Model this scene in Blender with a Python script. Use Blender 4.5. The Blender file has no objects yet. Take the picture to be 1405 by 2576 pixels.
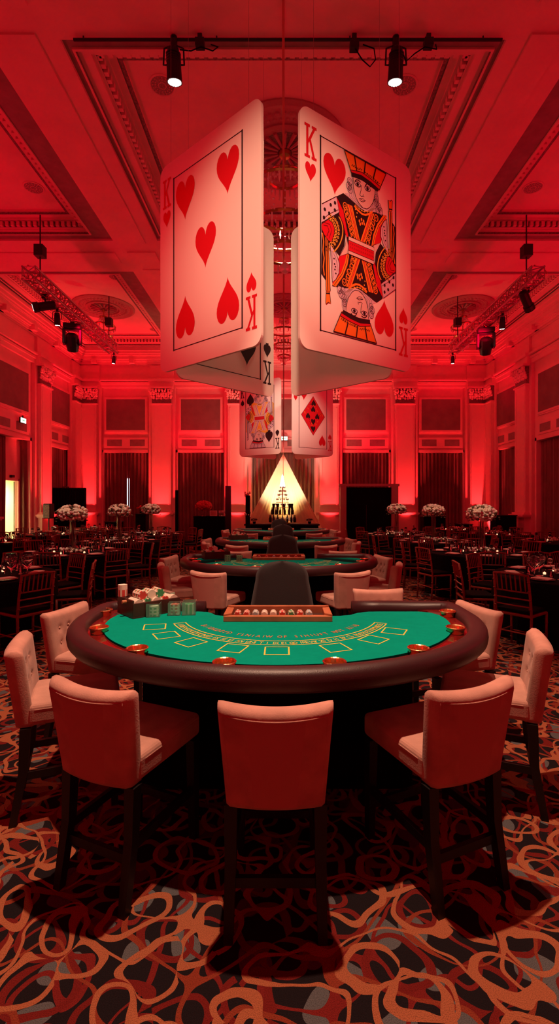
import bpy, math, random
from math import sin, cos, pi, radians as R, atan2, hypot, sqrt
from mathutils import Vector, Matrix
random.seed(7)
SC = bpy.context.scene
COL = SC.collection
F, CX, HY, HC = 1200.0, 712.0, 1263.0, 1.7          # lens length, vanishing point, camera height

def on_plane(x, y, z):                               # a point of a horizontal plane at height z
    Y = F*(HC-z)/(y-HY)
    return ((x-CX)/F*Y, Y)

# ------------------------------------------------------------------ camera
cam = bpy.data.cameras.new('camera'); co = bpy.data.objects.new('camera', cam); COL.objects.link(co)
co.location = (0, 0, HC); co.rotation_euler = (R(90), 0, 0)
cam.sensor_fit = 'VERTICAL'; cam.sensor_height = 36; cam.lens = F/2576*36
cam.shift_x = (702.5-CX)/2576; cam.shift_y = (HY-1288)/2576
cam.clip_start = .05; cam.clip_end = 200
SC.camera = co
SC.view_settings.view_transform = 'Standard'; SC.view_settings.look = 'None'
SC.view_settings.gamma = 1; SC.view_settings.exposure = 0; SC.view_settings.use_curve_mapping = False
w = bpy.data.worlds.new('world'); SC.world = w; w.use_nodes = True
w.node_tree.nodes['Background'].inputs[0].default_value = (.02, .0, .001, 1)
w.node_tree.nodes['Background'].inputs[1].default_value = .3

# ------------------------------------------------------------------ materials
def mat(name, col, rough=.6, metal=0., var=0., vs=8., bump=0., bs=60., trans=0., emit=None, es=0., sheen=0., alpha=1., coat=0., ior=1.45, spec=.5):
    m = bpy.data.materials.new(name); m.use_nodes = True
    nt = m.node_tree; b = nt.nodes['Principled BSDF']; L = nt.links
    b.inputs['Base Color'].default_value = (*col, 1)
    b.inputs['Roughness'].default_value = rough; b.inputs['Metallic'].default_value = metal
    b.inputs['Transmission Weight'].default_value = trans; b.inputs['IOR'].default_value = ior
    b.inputs['Sheen Weight'].default_value = sheen; b.inputs['Alpha'].default_value = alpha
    b.inputs['Coat Weight'].default_value = coat
    b.inputs['Specular IOR Level'].default_value = spec
    if emit: b.inputs['Emission Color'].default_value = (*emit, 1); b.inputs['Emission Strength'].default_value = es
    if var or bump:
        tc = nt.nodes.new('ShaderNodeTexCoord')
    if var:
        n = nt.nodes.new('ShaderNodeTexNoise'); n.inputs['Scale'].default_value = vs; n.inputs['Detail'].default_value = 4
        L.new(tc.outputs['Object'], n.inputs['Vector'])
        r = nt.nodes.new('ShaderNodeValToRGB')
        r.color_ramp.elements[0].position = .3; r.color_ramp.elements[1].position = .7
        r.color_ramp.elements[0].color = (*[c*(1-var) for c in col], 1)
        r.color_ramp.elements[1].color = (*[min(1, c*(1+var)) for c in col], 1)
        L.new(n.outputs['Fac'], r.inputs[0]); L.new(r.outputs[0], b.inputs['Base Color'])
    if bump:
        n = nt.nodes.new('ShaderNodeTexNoise'); n.inputs['Scale'].default_value = bs; n.inputs['Detail'].default_value = 3
        L.new(tc.outputs['Object'], n.inputs['Vector'])
        bp = nt.nodes.new('ShaderNodeBump'); bp.inputs['Strength'].default_value = bump; bp.inputs['Distance'].default_value = .01
        L.new(n.outputs['Fac'], bp.inputs['Height']); L.new(bp.outputs[0], b.inputs['Normal'])
    return m

M = {}
M['plaster'] = mat('plaster', (.80, .42, .44), .7, var=.06, vs=1.5)
M['plaster_shaft'] = mat('plaster_shaft', (.82, .48, .47), .6, bump=.3, bs=25)
M['frieze'] = mat('frieze_dark', (.2, .13, .12), .6, var=.5, vs=30)  # darker mottled tone than the plaster
M['band'] = mat('painted_band', (.26, .18, .17), .6, var=.15, vs=6)
M['fabric_panel'] = mat('fabric_panel', (.2, .13, .12), .9, var=.12, vs=3)
M['orn'] = mat('plaster_ornament', (.85, .58, .54), .45, bump=.8, bs=40)
M['rose'] = mat('rose_plaster', (.42, .2, .2), .5, bump=.8, bs=40)
M['grille'] = mat('grille', (.3, .2, .18), .6, var=.6, vs=60)
M['curtain'] = mat('curtain_cloth', (.20, .085, .075), .75, sheen=.3, var=.15, vs=2)
M['black'] = mat('black_cloth', (.0025, .0022, .003), .9, spec=.15)
M['blackgloss'] = mat('black_gloss', (.01, .009, .01), .2)
M['blackmetal'] = mat('black_metal', (.012, .011, .012), .45)
M['dealer'] = mat('black_upholstery', (.018, .014, .015), .75, bump=.1, bs=200)
M['velvet'] = mat('pink_velvet', (.46, .235, .185), .9, sheen=.1, var=.2, vs=7, bump=.12, bs=150)
M['velvet_back'] = mat('pink_velvet_plain', (.46, .22, .18), .9, sheen=.05, bump=.1, bs=300)
M['ebony'] = mat('ebony_wood', (.006, .0045, .0045), .4)
M['leather'] = mat('oxblood_leather', (.035, .012, .014), .42, bump=.12, bs=220)
M['mahogany'] = mat('mahogany', (.16, .008, .008), .12, var=.3, vs=4, coat=.6)
M['brass'] = mat('brass', (.85, .55, .26), .22, metal=1)
M['felt'] = mat('green_felt', (.0015, .285, .205), 1., spec=.02, var=.05, vs=20, bump=.1, bs=500)
M['yellow'] = mat('yellow_print', (.62, .55, .08), .8)
M['orange'] = mat('orange_print', (.60, .16, .05), .8)
M['tray'] = mat('tray_wood', (.42, .15, .07), .35, var=.2, vs=10)
M['darkwood'] = mat('dark_wood', (.055, .022, .016), .4, var=.4, vs=6)
M['acrylic'] = mat('clear_green_acrylic', (.55, .9, .75), .08, trans=.85)
M['chip_w'] = mat('chip_white', (.8, .72, .62), .5)
M['chip_r'] = mat('chip_red', (.6, .06, .05), .5)
M['chip_g'] = mat('chip_green', (.05, .35, .14), .5)
M['chip_b'] = mat('chip_pale_blue', (.35, .52, .6), .5)
M['card'] = mat('card_white', (.86, .80, .74), .45)
M['cardedge'] = mat('card_edge', (.75, .7, .65), .6)
M['cred'] = mat('card_red', (.62, .008, .018), .5)
M['cblack'] = mat('card_black', (.012, .006, .008), .5)
M['corange'] = mat('card_orange', (.85, .22, .02), .5)
M['cgold'] = mat('card_gold', (.80, .42, .05), .5)
M['clav'] = mat('card_lavender', (.66, .52, .60), .5)
M['cpink'] = mat('card_pink', (.72, .50, .45), .5)
M['wood'] = mat('banquet_wood', (.24, .032, .02), .32, var=.2, vs=12)
M['glass'] = mat('clear_glass', (.95, .93, .92), .04, trans=1., ior=1.4)
M['napkin'] = mat('napkin', (.72, .42, .36), .8)
M['plate'] = mat('dark_plate', (.05, .02, .02), .2)
M['steel'] = mat('cutlery', (.7, .65, .62), .2, metal=1)
M['fl_cream'] = mat('cream_petals', (.88, .80, .58), .7, bump=1., bs=60)
M['fl_white'] = mat('white_petals', (.78, .72, .56), .7, bump=1., bs=60)
M['fl_pink'] = mat('pink_petals', (.72, .38, .36), .7, bump=1., bs=60)
M['fl_red'] = mat('red_petals', (.65, .03, .05), .7, bump=1., bs=60)
M['leaf'] = mat('leaves', (.12, .10, .05), .6)
M['candle'] = mat('candle_flame', (1, .6, .4), .5, emit=(1, .45, .25), es=2.2)
M['lamp'] = mat('lamp_lens', (1, 1, 1), .3, emit=(1, .93, .78), es=22)
M['lamp_small'] = mat('lamp_lens_small', (1, 1, 1), .3, emit=(1, .85, .75), es=5)
M['exit'] = mat('exit_sign_light', (.9, 1, .9), .4, emit=(.75, 1, .8), es=2.5)
M['signgreen'] = mat('sign_green', (.05, .4, .15), .4, emit=(.1, .7, .3), es=.7)
M['day'] = mat('daylight_pane', (.8, .9, 1), .2, emit=(.75, .85, .9), es=1.1)
M['tent'] = mat('tent_cloth', (.90, .78, .58), .8, var=.05, vs=3)
M['corridor'] = mat('corridor_paint', (.80, .74, .5), .6)
M['crystal'] = mat('crystal', (.85, .75, .72), .3, metal=.3)
M['cable'] = mat('red_cable', (.5, .12, .1), .5)
M['wire'] = mat('wire', (.5, .4, .4), .4, metal=.5)
M['truss'] = mat('truss_metal', (.45, .3, .3), .35, metal=.7)
M['pinkframe'] = mat('portal_frame_paint', (.55, .32, .30), .5)
M['gold'] = mat('gold', (.55, .32, .10), .3, metal=1)
M['bottle'] = mat('bottle_glass', (.02, .015, .01), .1)

# tent cloth lets light through a little
def translucent(m, col, k):
    nt = m.node_tree; b = nt.nodes['Principled BSDF']; o = nt.nodes['Material Output']
    t = nt.nodes.new('ShaderNodeBsdfTranslucent'); t.inputs[0].default_value = (*col, 1)
    x = nt.nodes.new('ShaderNodeMixShader'); x.inputs[0].default_value = k
    nt.links.new(b.outputs[0], x.inputs[1]); nt.links.new(t.outputs[0], x.inputs[2]); nt.links.new(x.outputs[0], o.inputs[0])
translucent(M['tent'], (.95, .8, .55), .5)

def carpet():
    m = bpy.data.materials.new('swirl_carpet'); m.use_nodes = True
    nt = m.node_tree; b = nt.nodes['Principled BSDF']; N = nt.nodes; L = nt.links
    b.inputs['Roughness'].default_value = .95; b.inputs['Specular IOR Level'].default_value = .1
    tc = N.new('ShaderNodeTexCoord')
    def math_(op, a, bb=None, cl=False):
        n = N.new('ShaderNodeMath'); n.operation = op; n.use_clamp = cl
        for i, v in enumerate((a, bb)):
            if v is None: continue
            if isinstance(v, (int, float)): n.inputs[i].default_value = v
            else: L.new(v, n.inputs[i])
        return n.outputs[0]
    def warp(off, k, sc, det=1.5):
        mp = N.new('ShaderNodeMapping'); mp.inputs['Location'].default_value = off
        L.new(tc.outputs['Object'], mp.inputs[0])
        n = N.new('ShaderNodeTexNoise'); n.inputs['Scale'].default_value = sc; n.inputs['Detail'].default_value = det
        L.new(mp.outputs[0], n.inputs['Vector'])
        s = N.new('ShaderNodeVectorMath'); s.operation = 'SUBTRACT'; s.inputs[1].default_value = (.5, .5, .5); L.new(n.outputs['Color'], s.inputs[0])
        c = N.new('ShaderNodeVectorMath'); c.operation = 'SCALE'; c.inputs['Scale'].default_value = k; L.new(s.outputs[0], c.inputs[0])
        a = N.new('ShaderNodeVectorMath'); a.operation = 'ADD'; L.new(mp.outputs[0], a.inputs[0]); L.new(c.outputs[0], a.inputs[1])
        return a.outputs[0]
    def ring(off, k, wsc, vsc, r0, r1, wd):
        # closed and open loops: a band of constant width around scattered centres
        v = N.new('ShaderNodeTexVoronoi'); v.voronoi_dimensions = '2D'; v.inputs['Scale'].default_value = vsc
        L.new(warp(off, k, wsc), v.inputs['Vector'])
        sep = N.new('ShaderNodeSeparateColor'); L.new(v.outputs['Color'], sep.inputs[0])
        rad = math_('ADD', math_('MULTIPLY', sep.outputs[0], r1-r0), r0)
        d = math_('ABSOLUTE', math_('SUBTRACT', v.outputs['Distance'], rad))
        return math_('LESS_THAN', d, wd)
    def contour(off, k, wsc, sc, lvl, wd):
        n = N.new('ShaderNodeTexNoise'); n.noise_dimensions = '2D'; n.inputs['Scale'].default_value = sc; n.inputs['Detail'].default_value = 0
        L.new(warp(off, k, wsc), n.inputs['Vector'])
        d = math_('ABSOLUTE', math_('SUBTRACT', n.outputs['Fac'], lvl))
        return math_('LESS_THAN', d, wd)
    def blob(off, k, wsc, vsc, r):
        v = N.new('ShaderNodeTexVoronoi'); v.voronoi_dimensions = '2D'; v.inputs['Scale'].default_value = vsc
        L.new(warp(off, k, wsc), v.inputs['Vector'])
        return math_('LESS_THAN', v.outputs['Distance'], r)
    fuzz = N.new('ShaderNodeTexNoise'); fuzz.inputs['Scale'].default_value = 320; L.new(tc.outputs['Object'], fuzz.inputs['Vector'])
    cur = None
    def over(mask, col, cur):
        x = N.new('ShaderNodeMix'); x.data_type = 'RGBA'
        L.new(mask, x.inputs[0])
        if cur is None: x.inputs[6].default_value = (.012, .008, .010, 1)
        else: L.new(cur, x.inputs[6])
        x.inputs[7].default_value = (*col, 1)
        return x.outputs[2]
    cur = over(blob((3.1, 1.7, 0), .25, 3, 4.2, .24), (.10, .10, .105), cur)
    cur = over(contour((7, 2, 0), .25, 3, 4.6, .5, .034), (.17, .014, .012), cur)
    cur = over(ring((5.2, .3, 0), .22, 3.2, 3.9, .26, .42, .055), (.15, .012, .010), cur)
    cur = over(contour((1.4, 9, 0), .3, 2.6, 3.6, .5, .027), (.22, .036, .017), cur)
    cur = over(ring((.9, 4.4, 0), .34, 3.2, 4.0, .26, .52, .058), (.35, .108, .05), cur)
    cur = over(contour((12.2, 3.3, 0), .42, 3.0, 3.3, .5, .023), (.35, .108, .05), cur)
    x = N.new('ShaderNodeMix'); x.data_type = 'RGBA'; x.blend_type = 'MULTIPLY'; x.inputs[0].default_value = .7
    L.new(cur, x.inputs[6]); r = N.new('ShaderNodeValToRGB'); r.color_ramp.elements[0].color = (.25, .25, .25, 1); r.color_ramp.elements[0].position = .3; r.color_ramp.elements[1].position = .62
    L.new(fuzz.outputs['Fac'], r.inputs[0]); L.new(r.outputs[0], x.inputs[7])
    L.new(x.outputs[2], b.inputs['Base Color'])
    bp = N.new('ShaderNodeBump'); bp.inputs['Strength'].default_value = .6; bp.inputs['Distance'].default_value = .004
    L.new(fuzz.outputs['Fac'], bp.inputs['Height']); L.new(bp.outputs[0], b.inputs['Normal'])
    return m
M['carpet'] = carpet()

# ------------------------------------------------------------------ mesh builder
class MB:
    def __init__(s): s.v = []; s.f = []; s.m = []; s.mats = []; s.cur = 0
    def use(s, name):
        if name not in s.mats: s.mats.append(name)
        s.cur = s.mats.index(name); return s
    def add(s, vs, fs):
        o = len(s.v); s.v += [tuple(v) for v in vs]
        for f in fs: s.f.append([i+o for i in f]); s.m.append(s.cur)
        return s
    def box(s, x0, x1, y0, y1, z0, z1, mt=None):
        vs = [(x, y, z) for z in (z0, z1) for y in (y0, y1) for x in (x0, x1)]
        if mt: vs = [mt @ Vector(v) for v in vs]
        return s.add(vs, [(0,2,3,1), (4,5,7,6), (0,1,5,4), (2,6,7,3), (0,4,6,2), (1,3,7,5)])
    def tube(s, pts, rad, seg=8, cap=True):
        pts = [Vector(p) for p in pts]; n = len(pts)
        rs = rad if isinstance(rad, (list, tuple)) else [rad]*n
        rings = []; a = None
        for i, p in enumerate(pts):
            t = (pts[min(i+1, n-1)]-pts[max(i-1, 0)])
            if t.length < 1e-9: t = Vector((0, 0, 1))
            t.normalize()
            if a is None: a = t.cross(Vector((0, 0, 1))) if abs(t.z) < .9 else t.cross(Vector((1, 0, 0)))
            a = (a-t*a.dot(t)); a.normalize(); b = t.cross(a)
            rings.append([p+(a*cos(2*pi*k/seg)+b*sin(2*pi*k/seg))*rs[i] for k in range(seg)])
        vs = [v for r in rings for v in r]; fs = []
        for i in range(n-1):
            for k in range(seg):
                k2 = (k+1) % seg
                fs.append((i*seg+k, i*seg+k2, (i+1)*seg+k2, (i+1)*seg+k))
        if cap: fs.append(tuple(reversed(range(seg)))); fs.append(tuple((n-1)*seg+k for k in range(seg)))
        return s.add(vs, fs)
    def bar(s, a, b, w, h=None, up=(0, 0, 1)):        # square bar between two points
        h = h or w; a = Vector(a); b = Vector(b); t = (b-a).normalized(); u = Vector(up)
        if abs(t.dot(u)) > .95: u = Vector((0, 1, 0))
        x = t.cross(u).normalized(); y = x.cross(t).normalized()
        vs = [p+x*i*w/2+y*j*h/2 for p in (a, b) for i, j in ((-1,-1), (1,-1), (1,1), (-1,1))]
        return s.add(vs, [(3,2,1,0), (4,5,6,7), (0,1,5,4), (1,2,6,5), (2,3,7,6), (3,0,4,7)])
    def taper(s, a, b, wa, wb):
        vs = [(p[0]+i*q/2, p[1]+j*q/2, p[2]) for p, q in ((a, wa), (b, wb)) for i, j in ((-1,-1), (1,-1), (1,1), (-1,1))]
        return s.add(vs, [(3,2,1,0), (4,5,6,7), (0,1,5,4), (1,2,6,5), (2,3,7,6), (3,0,4,7)])
    def lathe(s, prof, c=(0, 0, 0), seg=16, sy=1., closed=False):
        n = len(prof); vs = []
        for r, z in prof:
            for k in range(seg): vs.append((c[0]+r*cos(2*pi*k/seg), c[1]+sy*r*sin(2*pi*k/seg), c[2]+z))
        fs = []
        for i in range(n-1 if not closed else n):
            j = (i+1) % n
            for k in range(seg):
                k2 = (k+1) % seg; fs.append((i*seg+k, i*seg+k2, j*seg+k2, j*seg+k))
        if not closed:
            if prof[0][0] > 1e-5: fs.append(tuple(reversed(range(seg))))
            if prof[-1][0] > 1e-5: fs.append(tuple((n-1)*seg+k for k in range(seg)))
        return s.add(vs, fs)
    def ball(s, c, r, seg=8, rings=6, sz=1., jit=0.):
        vs = [(c[0], c[1], c[2]-r*sz)]
        for i in range(1, rings):
            th = pi*i/rings
            for k in range(seg):
                q = r*(1+random.uniform(-jit, jit))
                vs.append((c[0]+q*sin(th)*cos(2*pi*k/seg), c[1]+q*sin(th)*sin(2*pi*k/seg), c[2]-q*cos(th)*sz))
        vs.append((c[0], c[1], c[2]+r*sz)); fs = []
        for k in range(seg): fs.append((0, 1+(k+1) % seg, 1+k))
        for i in range(rings-2):
            for k in range(seg):
                k2 = (k+1) % seg; o = 1+i*seg
                fs.append((o+k, o+k2, o+seg+k2, o+seg+k))
        o = 1+(rings-2)*seg; t = len(vs)-1
        for k in range(seg): fs.append((o+k, o+(k+1) % seg, t))
        return s.add(vs, fs)
    def prism(s, pts, z0, z1):                        # outline in xy, extruded in z
        n = len(pts); vs = [(x, y, z0) for x, y in pts]+[(x, y, z1) for x, y in pts]
        fs = [tuple(reversed(range(n))), tuple(range(n, 2*n))]+[(i, (i+1) % n, n+(i+1) % n, n+i) for i in range(n)]
        return s.add(vs, fs)
    def band(s, inner, outer, z0, z1):                # closed or open ring between two matching outlines
        n = len(inner); vs = [(x, y, z) for z in (z0, z1) for L_ in (inner, outer) for x, y in L_]; fs = []
        for i in range(n-1):
            a, b, c, d = i, i+1, n+i+1, n+i
            fs += [(a, d, c, b), (2*n+a, 2*n+b, 2*n+c, 2*n+d), (a, b, 2*n+b, 2*n+a), (d, 2*n+d, 2*n+c, c)]
        fs += [(0, 2*n, 3*n, n), (n-1, 2*n-1, 4*n-1, 3*n-1)]
        return s.add(vs, fs)
    def build(s, name, parent=None, smooth=False, bevel=0., seg=2, sub=0, loc=None):
        me = bpy.data.meshes.new(name); me.from_pydata(s.v, [], s.f); me.update()
        for k in s.mats: me.materials.append(M[k])
        if len(s.mats) > 1: me.polygons.foreach_set('material_index', s.m)
        if smooth: me.polygons.foreach_set('use_smooth', [True]*len(me.polygons))
        o = bpy.data.objects.new(name, me); COL.objects.link(o)
        if parent: o.parent = parent
        if loc: o.location = loc
        if bevel:
            b = o.modifiers.new('bevel', 'BEVEL'); b.width = bevel; b.segments = seg; b.limit_method = 'ANGLE'; b.angle_limit = R(35)
        if sub:
            b = o.modifiers.new('sub', 'SUBSURF'); b.levels = sub; b.render_levels = sub
        return o
def mb(m): return MB().use(m)
def thing(name, label, cat, loc=(0, 0, 0), rz=0., group=None):
    o = bpy.data.objects.new(name, None); COL.objects.link(o); o.empty_display_size = .1
    o.location = loc; o.rotation_euler = (0, 0, rz); return tag(o, label, cat, group)
def tag(o, label, cat, group=None, kind=None):
    o['label'] = label; o['category'] = cat
    if group: o['group'] = group
    if kind: o['kind'] = kind
    return o
def struct(o, label=None):
    o['kind'] = 'structure'
    if label: o['label'] = label; o['category'] = 'room'
    return o
KIDS = {}
def kids(o):
    if o.name not in KIDS: KIDS[o.name] = list(o.children)
    return KIDS[o.name]
def copy_tree(o, parent=None, flat=None):
    c = o.copy(); COL.objects.link(c)
    if parent: c.parent = parent
    for ch in kids(o): copy_tree(ch, c)
    return c
def place(o, loc, rz, label, group=None):
    o.location = loc; o.rotation_euler = (0, 0, rz); o['label'] = label
    if group: o['group'] = group
    return o

# ------------------------------------------------------------------ the room
XW, YB, YF, ZC, ZP = 8.6, 20.0, -6.0, 8.0, 8.36
fl = mb('carpet').box(-XW-.3, XW+.3, YF-.3, YB+.5, -.1, 0).build('floor'); struct(fl, 'dark patterned carpet floor with orange and red swirls')

c = mb('plaster')
XR = [(-8.15, -4.1), (-3.04, 3.04), (4.1, 8.15)]
YR = [(-.55, 4.98), (6.5, 11.5), (13.04, 19.5)]
def quad(m_, x0, x1, y0, y1, z): m_.add([(x0, y0, z), (x0, y1, z), (x1, y1, z), (x1, y0, z)], [(0, 1, 2, 3)])
def rectring(m_, a, b, z):
    (ax0, ax1, ay0, ay1), (bx0, bx1, by0, by1) = a, b
    quad(m_, ax0, ax1, ay0, by0, z); quad(m_, ax0, ax1, by1, ay1, z); quad(m_, ax0, bx0, by0, by1, z); quad(m_, bx1, ax1, by0, by1, z)
def rectwall(m_, a, z0, z1):
    x0, x1, y0, y1 = a
    P = [(x0, y0), (x1, y0), (x1, y1), (x0, y1)]
    for i in range(4):
        p, q = P[i], P[(i+1) % 4]; m_.add([(*p, z0), (*q, z0), (*q, z1), (*p, z1)], [(0, 1, 2, 3)])
def inset(a, *d):
    if len(d) == 1: d = d*4
    return (a[0]+d[0], a[1]-d[1], a[2]+d[2], a[3]-d[3])
# soffits between coffers
xs = [-XW-.2]+[v for r in XR for v in r]+[XW+.2]; ys = [YF-.2]+[v for r in YR for v in r]+[YB+.3]
for i in range(len(xs)-1):
    for j in range(len(ys)-1):
        if i % 2 == 1 and j % 2 == 1: continue
        quad(c, xs[i], xs[i+1], ys[j], ys[j+1], ZC)
def relief(x0, x1, y0, y1, h=.03): c.box(x0, x1, y0, y1, ZC-h, ZC+.01)
# raised strips on the beams, leaving the crossings free
for sx in (-1, 1):
    a, b = sorted((sx*3.34, sx*3.8))
    for y0, y1 in ((-.4, 5.1), (6.4, 11.6), (12.9, 19.5)): relief(a, b, y0, y1)
    for y0, y1 in ((5.1, 6.4), (11.6, 12.9)):                       # crossing bosses
        relief(a-.12, b+.12, y0+.38, y1-.38, .045)
for y0, y1 in ((5.46, 6.04), (12.02, 12.56)):
    for x0, x1 in ((-8.1, -4.25), (-2.95, 2.95), (4.25, 8.1)): relief(x0, x1, y0, y1)
for i, xr in enumerate(XR):
    for j, yr in enumerate(YR):
        a = (*xr, *yr)
        dk = (.09, .09, .16, .16) if i == 1 else ((.1, .44, .2, .2) if i == 0 else (.44, .1, .2, .2))
        z = ZC
        c.use('plaster'); rectwall(c, a, z, z+.05)
        b = inset(a, *dk); c.use('band'); rectring(c, a, b, z+.05)
        c.use('plaster'); rectwall(c, b, z+.02, z+.05)
        b2 = inset(b, .035); rectring(c, b, b2, z+.02); c.use('frieze'); rectwall(c, b2, z+.02, z+.08)
        c.use('plaster'); b3 = inset(a, *[max(.3, d+.08) for d in dk]); rectring(c, b2, b3, z+.08)
        rectwall(c, b3, z+.08, z+.12); b4 = inset(b3, .05); rectring(c, b3, b4, z+.12)
        c.use('frieze'); rectwall(c, b4, z+.12, z+.25)
        c.use('plaster')                                             # dentils in front of the dark frieze
        n = int((b4[1]-b4[0])/.13)
        for k in range(n):
            x = b4[0]+(k+.5)*(b4[1]-b4[0])/n
            for yy in (b4[2]+.03, b4[3]-.03): c.box(x-.035, x+.035, yy-.035, yy+.035, z+.13, z+.23)
        n = int((b4[3]-b4[2])/.13)
        for k in range(n):
            y = b4[2]+(k+.5)*(b4[3]-b4[2])/n
            for xx in (b4[0]+.03, b4[1]-.03): c.box(xx-.035, xx+.035, y-.035, y+.035, z+.13, z+.23)
        b5 = inset(b4, .1); rectring(c, b4, b5, z+.25); rectwall(c, b5, z+.25, z+.29)
        b6 = inset(b5, .12); c.use('plaster'); rectring(c, b5, b6, z+.29)
        b7 = inset(b6, .07); c.use('frieze'); rectring(c, b6, b7, z+.31); rectwall(c, b6, z+.29, z+.31)
        c.use('plaster'); rectwall(c, b7, z+.31, ZP)
        quad(c, b7[0], b7[1], b7[2], b7[3], ZP)
# roof slab above the coffers
c.box(-XW-.3, XW+.3, YF-.3, YB+.5, ZP+.06, ZP+.2)
c = struct(c.build('ceiling'), 'coffered plaster ceiling washed in red light')

# rosettes and vents
rows = {0: 'near', 1: 'middle', 2: 'far'}
def rosette(x, y, rad, label):
    b = mb('rose'); n = 40
    b.lathe([(rad, 0), (rad, -.03), (rad*.93, -.06), (rad*.86, -.03), (rad*.84, -.02)], (x, y, ZP), 48)
    for k in range(n):                                               # leaf ring
        a = 2*pi*k/n; p = (x+rad*.74*cos(a), y+rad*.74*sin(a), ZP-.02)
        b.ball(p, rad*.055, 6, 4, .5); b.ball((x+rad*.64*cos(a+.07), y+rad*.64*sin(a+.07), ZP-.02), rad*.035, 5, 4, .5)
    b.lathe([(rad*.56, 0), (rad*.56, -.05), (rad*.5, -.07), (rad*.47, -.03)], (x, y, ZP), 40)
    b.use('frieze').lathe([(rad*.47, -.025), (rad*.40, -.03), (rad*.2, -.05), (.02, -.06)], (x, y, ZP), 32)
    b.use('rose')
    for k in range(16):
        a = 2*pi*k/16; b.tube([(x+rad*.12*cos(a), y+rad*.12*sin(a), ZP-.07), (x+rad*.42*cos(a), y+rad*.42*sin(a), ZP-.05)], [.02, .04], 5)
    return tag(b.build('ceiling_rosette', smooth=False), label, 'ceiling rosette')
rosette(0.03, 9.0, 1.15, 'large round ceiling rosette above the two big hanging cards')
rosette(0.03, 16.2, 1.0, 'round ceiling rosette in the far middle coffer')
rosette(-6.13, 16.3, 1.02, 'round ceiling rosette in the far left coffer beside the truss')
rosette(6.13, 16.3, 1.02, 'round ceiling rosette in the far right coffer beside the truss')
def vent(x, y, label):
    b = mb('plaster').lathe([(.21, 0), (.21, -.012), (.19, -.02), (.18, -.012)], (x, y, ZP), 28)
    b.use('grille').lathe([(.18, -.012), (.0, -.014)], (x, y, ZP), 28)
    b.use('plaster')
    for k in range(16):
        a = 2*pi*k/16
        for q in (.06, .11, .15): b.ball((x+q*cos(a+q*9), y+q*sin(a+q*9), ZP-.014), .011, 5, 4, .6)
    tag(b.build('ceiling_vent'), label, 'vent')
for sx, sn in ((-1, 'left'), (1, 'right')):
    vent(sx*1.93, 7.62, f'round pierced ceiling vent near the {sn} bright spotlight')
    vent(sx*5.28, 10.1, f'round pierced ceiling vent in the middle {sn} coffer')
    vent(sx*4.95, 14.1, f'round ceiling vent at the near corner of the far {sn} coffer')
    vent(sx*4.95, 18.4, f'round ceiling vent at the far corner of the far {sn} coffer')

# ---- walls
PILB = [-8.1, -5.05, -1.9, 1.9, 5.05, 8.1]
BAYB = [(-6.58, .94), (-3.45, .97), (0, 1.3), (3.45, .97), (6.58, .94)]
ZO = 3.78
def wall_piece(b, u0, u1, bays, T):
    """wall skin along u with openings; T(u, w, z) -> xyz, w>0 goes into the room"""
    def bx(ua, ub, wa, wb, za, zb):
        vs = [T(u, w_, z) for z in (za, zb) for w_ in (wa, wb) for u in (ua, ub)]
        b.add(vs, [(0,2,3,1), (4,5,7,6), (0,1,5,4), (2,6,7,3), (0,4,6,2), (1,3,7,5)])
    b.use('plaster')
    cur = u0
    for cu, hw in bays:
        bx(cur, cu-hw, -.25, 0, 0, ZO); cur = cu+hw
        bx(cu-hw, cu+hw, -.32, -.25, 0, ZO)
    bx(cur, u1, -.25, 0, 0, ZO); bx(u0, u1, -.25, 0, ZO, ZC+.02)
    for cu, hw in bays:                                              # framed panels above each opening
        pw = min(.82, hw*.86)
        bx(cu-pw-.1, cu+pw+.1, 0, .05, 4.6, 6.1); bx(cu-pw-.06, cu+pw+.06, .05, .075, 4.64, 6.06)
        b.use('fabric_panel'); bx(cu-pw, cu+pw, .07, .08, 4.71, 5.99); b.use('plaster')
        bx(cu-pw-.12, cu+pw+.12, 0, .03, 3.96, 4.39)
        b.use('band')
        for s in (-1, 1):
            a, e = sorted((cu+s*.17, cu+s*(pw-.02))); bx(a, e, .028, .034, 4.04, 4.31)
        b.use('plaster')
        for s in (-1, 1):                                            # architrave round the opening
            a, e = sorted((cu+s*hw, cu+s*(hw+.1))); bx(a, e, 0, .04, 0, ZO+.1)
        bx(cu-hw-.1, cu+hw+.1, 0, .04, ZO, ZO+.1)
    # entablature
    bx(u0, u1, 0, .10, 6.47, 6.62); bx(u0, u1, 0, .14, 6.62, 6.70); bx(u0, u1, 0, .22, 6.74, 6.80)
    bx(u0, u1, 0, .08, 6.8, 7.38)
    for w_, za, zb in ((.12, 7.38, 7.43), (.18, 7.43, 7.50), (.26, 7.54, 7.60), (.20, 7.50, 7.54), (.32, 7.60, 7.72), (.38, 7.74, 7.80), (.34, 7.72, 7.74), (.44, 7.80, 7.90), (.5, 7.90, ZC)):
        bx(u0, u1, 0, w_, za, zb)
    n = int((u1-u0)/1.55)
    for k in range(n):                                               # small consoles in the cornice
        u = u0+(k+.5)*(u1-u0)/n; bx(u-.1, u+.1, .1, .36, 7.43, 7.6)
    return bx
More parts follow.
